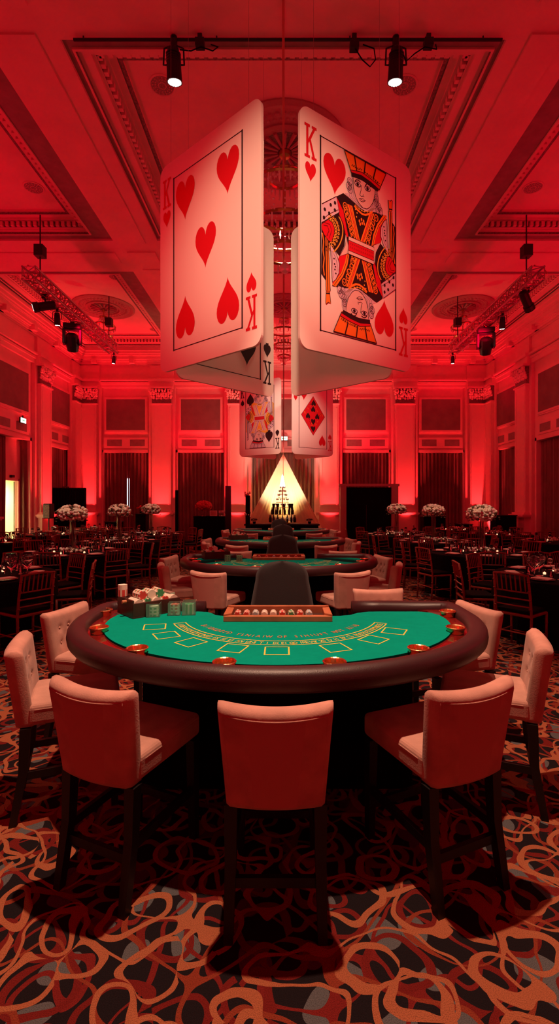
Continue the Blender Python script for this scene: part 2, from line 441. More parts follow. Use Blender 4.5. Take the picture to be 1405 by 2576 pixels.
def pilaster(n, T, cu, hw=.39, label=None):
    b = mb('plaster')
    def bx(ua, ub, wa, wb, za, zb):
        vs = [T(u, w_, z) for z in (za, zb) for w_ in (wa, wb) for u in (ua, ub)]
        b.add(vs, [(0,2,3,1), (4,5,7,6), (0,1,5,4), (2,6,7,3), (0,4,6,2), (1,3,7,5)])
    bx(cu-hw-.16, cu+hw+.16, .0, .12, 0, 6.47)                       # side strips behind the shaft
    bx(cu-hw-.08, cu+hw+.08, .1, .34, 0, .2); bx(cu-hw-.04, cu+hw+.04, .1, .30, .2, 1.16)
    bx(cu-hw-.12, cu+hw+.12, .1, .39, 1.16, 1.2); bx(cu-hw-.15, cu+hw+.15, .1, .42, 1.2, 1.27); bx(cu-hw-.06, cu+hw+.06, .1, .33, 1.27, 1.34)
    b.use('plaster_shaft'); bx(cu-hw, cu+hw, .1, .25, 1.34, 5.74)
    for s in (-1, 1):
        a, e = sorted((cu+s*(hw-.05), cu+s*(hw-.11))); bx(a, e, .25, .265, 1.5, 5.6)
    b.use('plaster'); bx(cu-hw-.04, cu+hw+.04, .1, .29, 5.74, 5.79)
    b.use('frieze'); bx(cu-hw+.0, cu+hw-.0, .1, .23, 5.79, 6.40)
    b.use('orn')
    rr = random.Random(n)
    for row, (z, q, out) in enumerate(((6.0, .055, .27), (6.09, .06, .29), (6.18, .06, .31), (6.27, .055, .34), (6.34, .05, .36))):
        m_ = 9 if row < 3 else 8
        for k in range(m_):
            u = cu+(k/(m_-1)-.5)*2*(hw+.01*row)+rr.uniform(-.02, .02)
            b.ball(T(u, out-.03, z+rr.uniform(-.02, .02)), q*rr.uniform(.7, 1.1), 6, 5, 1.1, .15)
    for s in (-1, 1):                                                # corner volutes
        for k in range(14):
            a = k*.55; q = .10*(1-k/18)
            b.ball(T(cu+s*(hw-.0)+q*cos(a)*s, .36, 6.27+q*sin(a)), .028, 5, 4)
    b.use('plaster'); bx(cu-hw-.1, cu+hw+.1, .0, .38, 6.40, 6.47)
    bx(cu-hw-.1, cu+hw+.1, .05, .24, 6.47, 6.70); bx(cu-hw-.14, cu+hw+.14, .05, .32, 6.70, 6.80)
    bx(cu-hw-.1, cu+hw+.1, .05, .17, 6.8, 7.38)
    o = struct(b.build(f'trim_{n}'), label)
    return o
TB = lambda u, w_, z: (u, YB-w_, z)
TL = lambda u, w_, z: (-XW+w_, u, z)
TR = lambda u, w_, z: (XW-w_, u, z)
TF = lambda u, w_, z: (u, YF+w_, z)
b = MB(); wall_piece(b, -XW, XW, BAYB, TB); struct(b.build('wall_back'), 'far panelled plaster wall in red light')
PS = [-3.2, .1, 3.4, 6.8, 10.1, 13.45, 16.85]
BS = [(-1.55, 1.0), (1.75, 1.0), (5.1, 1.0), (8.45, 1.0), (11.8, 1.0), (15.15, 1.0), (18.35, .9)]
def side_wall(name, T, label, door=False):
    b = MB(); wall_piece(b, YF, YB, [q for q in BS if not (door and q[0] == 15.15)], T)
    if door:                                                         # bay holding the lit doorway: redo opening by hand
        pass
    return struct(b.build(name), label)
b = MB(); bxr = wall_piece(b, YF, YB, BS, TR); struct(b.build('wall_right'), 'right panelled plaster wall in red light')
# left wall: the bay at 15.15 has an open doorway in its back skin
b = MB()
bx = wall_piece(b, YF, YB, BS, TL)
# cut the doorway: drop the thin back skin box of that bay and replace it
keep = []; 
for f, m_ in zip(b.f, b.m):
    vs = [b.v[i] for i in f]
    if all(v[0] < -XW-.24 for v in vs) and all(14.14 < v[1] < 16.16 for v in vs) and min(v[2] for v in vs) < ZO and max(v[2] for v in vs) <= ZO+.001: continue
    keep.append((f, m_))
b.f = [k[0] for k in keep]; b.m = [k[1] for k in keep]
b.use('plaster')
D0, D1, DZ = 15.08, 15.86, 2.4
bx(14.15, D0, -.32, -.25, 0, ZO); bx(D1, 16.15, -.32, -.25, 0, ZO); bx(D0, D1, -.32, -.25, DZ, ZO)
struct(b.build('wall_left'), 'left panelled plaster wall in red light')
b = MB(); wall_piece(b, -XW, XW, [], TF); struct(b.build('wall_front'))
n = 1
nm = {-5.05: 'second pilaster from the left on the far wall', -1.9: 'pilaster left of the glowing tent on the far wall', 1.9: 'pilaster right of the glowing tent on the far wall', 5.05: 'pilaster beside the black portal on the far wall', -8.1: 'far wall face of the left corner pilaster', 8.1: 'far wall face of the right corner pilaster'}
for u in PILB: pilaster(n, TB, u, .39 if abs(u) < 7 else .36, nm[u]); n += 1
for T, s in ((TL, 'left'), (TR, 'right')):
    for u in PS[4:]: pilaster(n, T, u, .375, f'{s} wall pilaster {"nearest the far corner" if u > 16 else "nearest the camera" if u < 12 else "at the frame edge"}'); n += 1
    pilaster(n, T, 19.5, .3, f'{s} wall face of the corner pilaster'); n += 1

# left doorway with lit corridor
b = mb('corridor')
x0 = -XW-.32
b.box(x0-2.2, x0-2.15, 14.2, 17.5, 0, 2.7); b.box(x0-2.2, x0, 14.2, 14.25, 0, 2.7); b.box(x0-2.2, x0, 17.45, 17.5, 0, 2.7)
b.box(x0-2.2, x0-.002, 14.2, 17.5, 2.7, 2.75); b.box(x0-2.2, x0-.002, 14.2, 17.5, -.05, 0)
struct(b.build('wall_corridor'), 'pale lit corridor seen through the left doorway')
b = mb('plaster').box(-XW-.26, -XW-.2, D0-.07, D0, 0, DZ+.07).box(-XW-.26, -XW-.2, D1, D1+.07, 0, DZ+.07).box(-XW-.26, -XW-.2, D0-.07, D1+.07, DZ, DZ+.07)
d1 = struct(b.build('door_1'), 'open lit doorway between the left curtains')
b = mb('corridor').box(-XW-.9, -XW-.33, D1-.04, D1-.0, 0.01, DZ-.02).use('darkwood').box(-XW-.335, -XW-.325, D1-.042, D1+.002, 0.01, DZ-.02); dl = b.build('door_leaf', d1)
mb('steel').tube([(-XW-.8, D1-.06, 1.0), (-XW-.7, D1-.06, 1.0)], .015).build('door_handle', dl)
mb('blackmetal').box(-XW-.24, -XW-.16, 15.42, 15.58, 2.5, 2.58).build('door_closer', d1)

# curtains
def curtain(u0, u1, T, label, gap=None, seed=1, flare=0., group=None, w0=-.14):
    rr = random.Random(seed); b = mb('curtain')
    def sheet(a, e):
        n = max(10, int((e-a)/.014)); zs = [0.02, .5, 1.2, 2., 2.8, 3.4, ZO-.02]
        ph = [rr.uniform(0, 6) for _ in range(4)]
        vs = []
        for side in (0, 1):
            for z in zs:
                k = 1-z/ZO
                for i in range(n+1):
                    t = i/n; u = a+(e-a)*t
                    um = u+flare*k*k*(t-.5)
                    w_ = .045*sin(u*2*pi/.155+ph[0]+.9*sin(u*3+ph[1]))+.02*sin(u*2*pi/.062+ph[2])+.012*k*sin(u*9+z*2)
                    vs.append(T(um, w0+w_+(0 if side else -.012), z))
        m_ = n+1; fs = []; Z = len(zs)
        for s in (0, 1):
            for j in range(Z-1):
                for i in range(n):
                    o = s*Z*m_+j*m_+i; fs.append((o, o+1, o+m_+1, o+m_))
        b.add(vs, fs)
    if gap: sheet(u0, gap[0]); sheet(gap[1], u1)
    else: sheet(u0, u1)
    b.tube([T(u0, w0, ZO-.015), T(u1, w0, ZO-.015)], .012, 6)
    o = b.build('curtain', smooth=True); return tag(o, label, 'curtain', group)
cl = ['far wall curtain at the left with a bright slit of daylight', 'far wall curtain behind the black skirted bar', 'far wall curtain behind the glowing white tent', 'far wall curtain above the black portal', 'far wall curtain at the right behind the flower vases']
for i, (u, hw) in enumerate(BAYB):
    curtain(u-hw, u+hw, TB, cl[i], seed=i+2, gap=(u-.01, u+.035) if i == 0 else None)
u = BAYB[0][0]
wn = mb('plaster').box(u-.5, u+.5, YB+.20, YB+.245, .4, 3.0).use('day').box(u-.06, u+.08, YB+.185, YB+.2, 1.25, 2.7).build('window_1'); struct(wn, 'narrow strip of daylight showing between curtains')
curtain(17.47, 19.2, TL, 'left wall curtain nearest the far corner behind the black screen', seed=11)
curtain(14.15, 15.0, TL, 'left wall curtain on the near side of the lit doorway', seed=12)
curtain(15.98, 16.15+.0, TL, 'left wall curtain edge on the far side of the lit doorway', seed=13, w0=-.1)
curtain(17.47, 19.2, TR, 'right wall curtain nearest the far corner', seed=14)
curtain(14.15, 16.15, TR, 'right wall curtain at the right edge of the frame', seed=15)

# exit signs
def exit_sign(loc, rz, label):
    t = thing('exit_sign', label, 'exit sign', loc, rz)
    mb('blackmetal').box(-.16, .16, 0, .05, -.09, .09).build('housing', t)
    mb('exit').box(-.15, .15, -.012, 0, -.075, .075).build('light_panel', t)
    g = mb('signgreen'); g.add([(-.09, -.0135, 0), (-.02, -.0135, .04), (-.02, -.0135, -.04)], [(0, 1, 2)]); g.box(-.02, .1, -.0135, -.0125, -.014, .014); g.build('arrow', t)
    mb('blackmetal').box(-.02, .02, 0, .04, .09, .16).build('bracket', t)
exit_sign((-XW+.16, 15.5, 4.35), R(90), 'glowing exit sign on the left wall')
exit_sign((.02, YB-.14, 4.35), 0, 'glowing exit sign between the distant hanging cards')

# ------------------------------------------------------------------ lights
RED = (1, .0, .03); WARM = (1, .58, .38); HOT = (1, .036, .036)
def spot(loc, target, power, ang, blend=.5, col=RED, size=.05, name='spot_light'):
    l = bpy.data.lights.new(name, 'SPOT'); l.energy = power; l.color = col; l.spot_size = R(ang); l.spot_blend = blend; l.shadow_soft_size = size
    o = bpy.data.objects.new(name, l); COL.objects.link(o); o.location = loc
    o.rotation_euler = (Vector(target)-Vector(loc)).to_track_quat('-Z', 'Y').to_euler(); return o
UPK = None
def uplight(loc, target, power, label, ang=60):
    global UPK
    if UPK is None:
        UPK = thing('uplight', label, 'light', loc)
        mb('blackmetal').lathe([(.09, .02), (.1, .03), (.1, .19), (.085, .2), (.085, .17), (.0, .165)], seg=16).build('body', UPK)
        mb('lamp_red').lathe([(.08, .171), (0, .172)], seg=16).build('lens', UPK)
        mb('blackmetal').box(-.11, .11, -.02, .02, 0, .02).box(-.12, -.105, -.02, .02, 0, .14).box(.105, .12, -.02, .02, 0, .14).build('bracket', UPK)
    else:
        o = copy_tree(UPK); o.location = loc; o['label'] = label
    spot((loc[0], loc[1], .24), target, power, ang, .9, HOT, .04)
M['lamp_red'] = mat('uplight_lens', (1, .1, .1), .3, emit=(1, .03, .02), es=6)
pl = ['left corner', 'second from the left', 'left of the tent', 'right of the tent', 'beside the black portal', 'right corner']
for i, u in enumerate(PILB):
    uplight((u, YB-.92, 0), (u, YB-.25, 4.2), 1250, f'black floor uplight at the foot of the far wall pilaster, {pl[i]}', 54)
for T, s, sg in ((TL, 'left', -1), (TR, 'right', 1)):
    uplight((sg*(XW-.92), 16.85, 0), (sg*(XW-.25), 16.85, 4.2), 1250, f'black floor uplight at the foot of the {s} wall pilaster', 54)
# unseen red spots added to wash the ceiling, cornice and walls (along both side walls, in front and behind the camera)
for sg in (-1, 1):
    for y, p in ((-3.5, 60), (1.5, 110), (6.0, 230), (10.0, 310), (13.5, 230)):
        spot((sg*8.0, y, 2.6), (sg*3.6, y, 8.0), p, 150, .8, RED, .25, 'added_ceiling_wash')
    spot((sg*7.7, 18.6, 4.6), (sg*6.0, 17.2, 8), 150, 150, .8, RED, .2, 'added_cornice_wash')
for x in (-3.45, 0, 3.45): spot((x, 18.9, 3.0), (x, 18.2, 8), 170, 150, .9, RED, .2, 'added_cornice_wash')
for x in (-4, 4): spot((x, -5, 2.6), (x*.6, 3, 8.0), 150, 150, .8, RED, .3, 'added_ceiling_wash')
for sg in (-1, 1):  # added spots without fixtures, brightening the walls between the pilasters
    spot((sg*5.4, 12.6, 6.3), (sg*4.6, 20, 4.9), 240, 75, 1, RED, .15, 'added_wall_wash'); spot((sg*1.0, 12.6, 7.4), (sg*1.4, 20, 4.9), 130, 70, 1, RED, .15, 'added_wall_wash')
    spot((sg*3.0, 12.6, 6.8), (sg*8.6, 16.4, 4.8), 300, 75, 1, RED, .15, 'added_wall_wash')
# soft red fill low in the room
for x, y, p in ((-7.8, 3.5, 120), (7.8, 3.5, 120), (-2.5, -4.5, 28), (2.5, -4.5, 28)):
    spot((x, y, 3.6), (0, y+3, .6), p, 120, 1, (1, .0, .045), .5, 'red_fill_lamp')
# warm pin spots over each gaming table
for y, p in ((2.95, 2450), (6.75, 760), (9.8, 700), (13.1, 600)):
    spot((-.02, y+.05-(.6 if y < 3 else 0), 7.4), (-.02, y+.1-(.2 if y < 3 else 0), 0), p, 52 if y > 3 else 54, .35, WARM, .05, 'table_spot')

# washes aimed at the hanging cards
for sg in (-1, 1):
    spot((sg*5.2, 1.6, 4.6), (sg*1.0, 5.1, 4.3), 420, 36, 1, (1, .03, .035), .15, 'card_wash')
    spot((sg*5.0, 8.5, 4.0), (sg*.7, 6.0, 4.2), 90, 40, 1, (1, .02, .03), .15, 'card_wash')
    spot((sg*4.0, 11.0, 4.6), (sg*1.0, 15.1, 4.3), 120, 30, 1, (1, .04, .04), .15, 'card_wash')
for sg in (-1, 1): spot((sg*1.2, -3.2, 2.2), (sg*.6, 6.2, 3.7), 300, 26, 1, (1, .03, .05), .1, 'card_wash')
spot((0, -1.2, 5.4), (0, 4.6, 4.35), 1500, 27, 1, WARM, .1, 'card_spot')
spot((.1, 10.6, 6.2), (.1, 15.1, 4.3), 900, 34, 1, (1, .66, .5), .1, 'card_spot')

# ------------------------------------------------------------------ hanging light gear
def par_can(loc, rz, label, tilt=18, s=1.0):
    t = thing('spotlight', label, 'spotlight', loc, rz)
    T = Matrix.Translation((0, 0, -.28*s)) @ Matrix.Rotation(R(tilt), 4, 'X')
    b = mb('blackmetal'); b.lathe([(.05, .2), (.075, .18), (.095, .02), (.1, -.12), (.105, -.2), (.09, -.2), (.085, -.13), (.0, -.13)], seg=20)
    for k in range(4): b.lathe([(.092, .03+.03*k), (.1, .035+.03*k), (.092, .04+.03*k)], seg=20)
    b.v = [tuple(T @ (Vector(v)*s)) for v in b.v]; bo = b.build('body', t)
    b = mb('lamp')
    b.lathe([(.088, -.17), (.085, -.185), (.05, -.2), (0, -.205)], seg=20)
    for r_, n in ((.025, 6), (.06, 12)):
        for k in range(n): b.ball((r_*cos(2*pi*k/n), r_*sin(2*pi*k/n), -.2), .016, 6, 4)
    b.v = [tuple(T @ (Vector(v)*s)) for v in b.v]; b.build('lens', t)
    b = mb('blackmetal')
    for sx in (-1, 1): b.tube([(sx*.03*s, 0, -.02*s), (sx*.13*s, 0, -.06*s), (sx*.14*s, 0, -.28*s), (sx*.09*s, 0, -.28*s)], .012*s, 6)
    b.build('yoke', t)
    mb('blackmetal').box(-.04*s, .04*s, -.03*s, .03*s, -.05*s, .09*s).lathe([(.045*s, .0), (.045*s, .02*s)], (0, 0, .08*s), 10).build('clamp', t)
    return t
ZBAR = 1.7+(1263-100)/F*6.45
bar = mb('blackmetal').tube([((185-CX)/F*6.45, 6.45, ZBAR), ((1262-CX)/F*6.45, 6.45, ZBAR)], .02, 8)
for x in (-2.7, -.9, .9, 2.7): bar.tube([(x, 6.45, ZBAR), (x, 6.45, ZC)], .01, 6)
tag(bar.build('lighting_bar'), 'thin black lighting bar running along the ceiling beam', 'bar')
for px, s in ((437, 'left'), (995, 'right')):
    x = (px-CX)/F*6.42
    par_can((x, 6.42, ZBAR-.09), 0, f'bright black spotlight on the {s} of the ceiling bar', 14)
    spot((x, 6.30, ZBAR-.66), (x*.2, 3.2, .9), 170, 40, .6, WARM, .05, 'bar_spot')
def cable(name, pts, label, r=.008):
    tag(mb('black').tube(pts, r, 6).build(name, smooth=True), label, 'cable')
def P(x, y, Y): return ((x-CX)/F*Y, Y, HC+(HY-y)/F*Y)
def tbox(x, y, label):
    p = P(x, y, 6.4); tag(mb('blackmetal').box(p[0]-.06, p[0]+.06, 6.34, 6.44, p[2]-.06, p[2]+.04).box(p[0]-.03, p[0]+.03, 6.36, 6.42, p[2]+.04, ZBAR+.01).build('power_box', bevel=.005), label, 'power box')
tbox(503, 110, 'small black power box beside the left bright spotlight')
tbox(890, 116, 'small black power box left of the right bright spotlight')
tbox(1076, 110, 'small black power box right of the right bright spotlight')
cable('cable', [P(452, 125, 6.40), P(480, 128, 6.36), P(505, 118, 6.36), P(535, 128, 6.36), P(548, 118, 6.38), P(530, 112, 6.38)], 'black cable looping from the left bright spotlight')
cable('cable', [P(893, 122, 6.38), P(910, 150, 6.36), P(930, 168, 6.36), P(944, 150, 6.36), P(940, 122, 6.38), P(912, 112, 6.38)], 'black cable hanging in a loop between power boxes')
cable('cable', [P(1008, 118, 6.40), P(1020, 155, 6.36), P(1042, 135, 6.36), P(1068, 118, 6.36), P(1098, 124, 6.36), P(1095, 112, 6.38)], 'black cable from the right bright spotlight to its box')

def truss(sx, label):
    X = sx*5.55; z = 6.7; y0, y1 = 10.4, 15.6; q = .14; b = mb('truss')
    cs = [(X-q, z-q), (X+q, z-q), (X+q, z+q), (X-q, z+q)]
    for x, zz in cs: b.tube([(x, y0, zz), (x, y1, zz)], .025, 7)
    n = 22
    for k in range(n):
        a = y0+(y1-y0)*k/n; e = y0+(y1-y0)*(k+1)/n
        for i in range(4):
            p, r_ = cs[i], cs[(i+1) % 4]
            if k % 2: p, r_ = r_, p
            b.tube([(p[0], a, p[1]), (r_[0], e, r_[1])], .012, 5)
            b.tube([(p[0], a, p[1]), (r_[0], a, r_[1])], .010, 5)
    rr = random.Random(3)
    t = thing('lighting_truss', label, 'truss', (0, 0, 0)); b.build('frame', t)
    for y in (10.9, 15.2): mb('blackmetal').tube([(X, y, z+q), (X, y, ZP-.1)], .015, 6).box(X-.1, X+.1, y-.1, y+.1, 7.3, 7.55).build('hanger', t)
    # string of tiny lights wrapped round the truss
    b = mb('cable'); pts = [(X+.19*cos(k*.9), y0+(y1-y0)*k/160, z+.19*sin(k*.9)) for k in range(161)]
    b.tube(pts, .008, 4)
    for p in pts[::2]: b.ball(p, .022, 5, 4)
    b.build('light_string', t)
truss(-1, 'left ceiling truss hung with stage lights'); truss(1, 'right ceiling truss hung with stage lights')
def moving_head(loc, rz, label, tilt=35):
    t = thing('moving_head_light', label, 'stage light', loc, rz)
    mb('blackmetal').box(-.22, .22, -.14, .14, -.14, 0).box(-.05, .05, -.05, .05, 0, .1).build('base', t, bevel=.02)
    mb('blackmetal').box(-.24, -.17, -.1, .1, -.55, -.14).box(.17, .24, -.1, .1, -.55, -.14).box(-.2, .2, -.08, .08, -.17, -.13).build('yoke', t, bevel=.02)
    T = Matrix.Translation((0, 0, -.45)) @ Matrix.Rotation(R(tilt), 4, 'X')
    b = mb('blackgloss').lathe([(.1, .2), (.16, .15), (.17, -.1), (.14, -.26), (.11, -.26), (.1, -.2), (0, -.19)], seg=20); b.v = [tuple(T @ Vector(v)) for v in b.v]; b.build('head', t, smooth=False)
def tube_light(loc, d, label, L_=.5):                 # long black profile spotlight
    t = thing('profile_light', label, 'stage light', loc)
    d = Vector(d).normalized(); a = -d*L_/2; e = d*L_/2; o = Vector((0, 0, -.22))
    mb('blackmetal').tube([a+o, a*.9+o, e*.5+o, e*.52+o, e+o], [.07, .1, .1, .12, .12], 12).build('barrel', t)
    mb('lamp_small').tube([e+o, e*1.03+o], .08, 10).build('lens', t)
    mb('blackmetal').tube([(0, 0, 0), o+Vector((0, .1, 0))], .02, 6).box(-.05, .05, -.05, .05, -.05, .08).build('clamp', t)
tube_light((-5.65, 11.3, 6.56), (-.9, -.3, -.25), 'long black stage light at the near end of the left truss')
tube_light((5.6, 11.0, 6.56), (.6, .5, -.6), 'long black stage light at the near end of the right truss')
moving_head((-5.7, 12.9, 6.5), .3, 'black moving head light hanging from the left truss')
moving_head((5.6, 13.2, 6.5), -.3, 'black moving head light hanging from the right truss')
par_can((-5.66, 11.95, 6.5), .3, 'small lit lamp on the left truss beside the moving head', 20, .75)
par_can((5.6, 12.2, 6.5), -.3, 'small lit lamp on the right truss beside the moving head', 20, .75)
par_can((-5.5, 15.5, 6.5), .6, 'small lit lamp at the far end of the left truss', 20, .6)
par_can((5.5, 15.5, 6.5), -.3, 'small lit lamp at the far end of the right truss', 20, .6)

def chandelier(x, y, s, L_, label):
    t = thing('chandelier', label, 'chandelier', (x, y, ZP-.06))
    rr = random.Random(int(x*9+y))
    mb('gold').tube([(0, 0, 0), (0, 0, -L_*.5)], .015, 6).lathe([(.0, -.02), (.12*s, -.02), (.1*s, -.08), (0, -.1)], seg=16).build('stem', t)
    tiers = [(.32*s, -L_*.22), (.9*s, -L_*.42), (.68*s, -L_*.66), (.42*s, -L_*.84)]
    for r_, z in tiers:
        ring = mb('gold').lathe([(r_, z), (r_+.025, z+.03), (r_, z+.06), (r_-.025, z+.03)], seg=36, closed=True).build('ring', t)
        b = mb('crystal'); n = int(34*max(.6, r_))
        for k in range(n):
            a = 2*pi*k/n; l = .16*s+.04*rr.random()
            b.tube([(r_*cos(a), r_*sin(a), z), (r_*cos(a), r_*sin(a), z-l*.6), (r_*cos(a), r_*sin(a), z-l)], [.012, .02, .003], 5)
            b.ball((r_*cos(a), r_*sin(a), z+.05), .016, 5, 4)
        b.build('crystals', ring)
    b = mb('crystal')
    for i in range(len(tiers)-1):
        (r0, z0), (r1, z1) = tiers[i], tiers[i+1]
        for k in range(24):
            a = 2*pi*k/24
            for j in range(1, 6):
                q = j/6; r_ = r0+(r1-r0)*q; z = z0+(z1-z0)*q-.12*s*sin(pi*q); b.ball((r_*cos(a), r_*sin(a), z), .014*s+.004, 5, 4)
    b.ball((0, 0, -L_*.95), .1*s, 10, 8); b.build('bead_strands', t)['kind'] = 'stuff'
chandelier(.03, 9.0, 1.0, 2.3, 'big crystal chandelier behind the two big hanging cards')
chandelier(.03, 16.2, .5, 2.0, 'distant crystal chandelier in the far middle coffer')
chandelier(-6.13, 16.3, .42, 1.5, 'small crystal chandelier hanging in the far left coffer')
chandelier(6.13, 16.3, .42, 1.5, 'small crystal chandelier hanging in the far right coffer')

# ------------------------------------------------------------------ hanging playing cards
CW, CH, CZ = 1.6, 2.37, 3.2
def rounded(w_, h, r, n=8):
    pts = []
    for cx, cz, a0 in ((w_/2-r, h-r, 0), (-w_/2+r, h-r, 90), (-w_/2+r, r, 180), (w_/2-r, r, 270)):
        for k in range(n+1): a = R(a0+90*k/n); pts.append((cx+r*cos(a), cz+r*sin(a)))
    return pts
EPS = [0]
def decal(b, m_, pts, lay=1, rot=False):              # flat print on the face, local -Y side
    b.use(m_)
    if rot: pts = [(-x, CH-z) for x, z in pts]
    y0 = -.016-.0011*lay
    b.add([(x, y0, z) for x, z in pts], [tuple(range(len(pts)))])
def line(b, m_, pts, wd, lay=1, rot=False, closed=False):
    pts = [Vector((x, z)) for x, z in pts]; n = len(pts); L_, R_ = [], []
    for i, p in enumerate(pts):
        a = pts[(i-1) % n] if (i or closed) else p; e = pts[(i+1) % n] if (i < n-1 or closed) else p
        t = (e-a); t = t.normalized() if t.length else Vector((1, 0)); nn = Vector((-t.y, t.x))*wd/2
        L_.append(p+nn); R_.append(p-nn)
    for i in range(n if closed else n-1):
        j = (i+1) % n; decal(b, m_, [tuple(L_[i]), tuple(L_[j]), tuple(R_[j]), tuple(R_[i])], lay, rot)
def circle(b, m_, x, z, r, lay, rot=False, n=12, sz=1.): decal(b, m_, [(x+r*cos(2*pi*k/n), z+sz*r*sin(2*pi*k/n)) for k in range(n)], lay, rot)
def heart(w_, h, n=40, spade=False):
    pts = []
    for k in range(n):
        t = 2*pi*k/n; pts.append((sin(t)**3*.5, (13*cos(t)-5*cos(2*t)-2*cos(3*t)-cos(4*t)+2.5)/29))
    pts = [(x*w_, (z if not spade else -z)*h) for x, z in pts]
    if not spade: pts = pts[::-1]
    return pts
KSH = [[(-.5,.5),(-.05,.5),(-.05,.42),(-.18,.42),(-.18,.06),(.2,.42),(.1,.42),(.1,.5),(.5,.5),(.5,.42),(.38,.42),(.02,.08),(.36,-.42),(.5,-.42),(.5,-.5),(.08,-.5),(.08,-.42),(.17,-.42),(-.1,.0),(-.18,-.07),(-.18,-.42),(-.05,-.42),(-.05,-.5),(-.5,-.5),(-.5,-.42),(-.36,-.42),(-.36,.42),(-.5,.42)]]
def shape(pts, x, z, w_, h, flip=False):
    s = -1 if flip else 1; return [(x+s*px*w_, z+s*pz*h) for px, pz in pts]
def card_thing(label, C, d, group='big hanging playing cards', wires=True):
    """C: centre on plan, d: direction left to right as seen from the tables"""
    t = thing('hanging_playing_card', label, 'playing card', (C[0], C[1], CZ), atan2(d[1], d[0]), group)
    pts = rounded(CW, CH, .11); n = len(pts)
    b = mb('card'); b.add([(x, -.015, z) for x, z in pts]+[(x, .015, z) for x, z in pts], [tuple(range(n)), tuple(reversed(range(n, 2*n)))])
    b.use('cardedge'); b.add([(x, -.015, z) for x, z in pts]+[(x, .015, z) for x, z in pts], [((i+1) % n, i, n+i, n+(i+1) % n) for i in range(n)])
    b.build('board', t)
    for sx in (-1, 1):
        mb('wire').tube([(sx*.62, 0, CH-.01), (sx*.62, 0, ZC-CZ)], .0018, 5).build('hanging_wire', t)
    return t
FX, FZ0, FZ1 = .545, .215, CH-.215
def add_frame(t):
    b = MB(); line(b, 'cblack', [(-FX, FZ0), (FX, FZ0), (FX, FZ1), (-FX, FZ1)], .020, 1, closed=True)
    for x, z in ((-FX, FZ0), (FX, FZ0), (FX, FZ1), (-FX, FZ1)): decal(b, 'cblack', [(x-.01, z-.01), (x+.01, z-.01), (x+.01, z+.01), (x-.01, z+.01)], 1)
    b.build('frame_line', t)
def add_pip(t, m_, x, z, w_, h, flip=False, spade=False, name='pip', lay=2):
    b = MB(); pts = heart(w_, h, spade=spade); s = -1 if flip else 1
    decal(b, m_, [(x+s*p[0], z+s*p[1]) for p in pts], lay)
    if spade:
        decal(b, m_, [(x+s*p[0], z+s*p[1]) for p in ((-w_*.22, -h*.62), (w_*.22, -h*.62), (w_*.05, -h*.2), (-w_*.05, -h*.2))], lay)
    b.build(name, t)
def add_index(t, m_, spade=False, ix=.672, w_=.15, h=.33):
    for flip in (False, True):
        s = -1 if flip else 1; b = MB()
        x, z = -ix*s, (CH-.33 if not flip else .33)
        for p in KSH: decal(b, m_, shape(p, x, z, w_, h, flip), 2)
        b.build('index_letter', t)
        add_pip(t, m_, x, z-s*.30, .135, .19, flip, spade, 'index_pip')
# digitised print of the king, in card coordinates (upper half; the lower half is the same print turned round)
KTL, KTR, KBL, KBR = (275, 345), (905, 745), (285, 1900), (918, 2100)
def homog(src, dst):
    A = []
    for (x, y), (u, v) in zip(src, dst):
        A.append([x, y, 1, 0, 0, 0, -u*x, -u*y, u]); A.append([0, 0, 0, x, y, 1, -v*x, -v*y, v])
    n = 8
    for i in range(n):
        p = max(range(i, n), key=lambda r_: abs(A[r_][i])); A[i], A[p] = A[p], A[i]
        for r_ in range(n):
            if r_ != i:
                f = A[r_][i]/A[i][i]
                for c_ in range(i, n+1): A[r_][c_] -= f*A[i][c_]
    h = [A[i][n]/A[i][i] for i in range(n)]+[1]
    return lambda x, y: ((h[0]*x+h[1]*y+h[2])/(h[6]*x+h[7]*y+1), (h[3]*x+h[4]*y+h[5])/(h[6]*x+h[7]*y+1))
KH = homog((KTL, KTR, KBR, KBL), ((-FX, FZ1), (FX, FZ1), (FX, FZ0), (-FX, FZ0)))
def kp(*a):
    out = []
    for i in range(0, len(a), 2):
        x, z = KH(a[i], a[i+1]); out.append((max(-FX, min(FX, x)), max(FZ0, min(FZ1, z))))
    return out
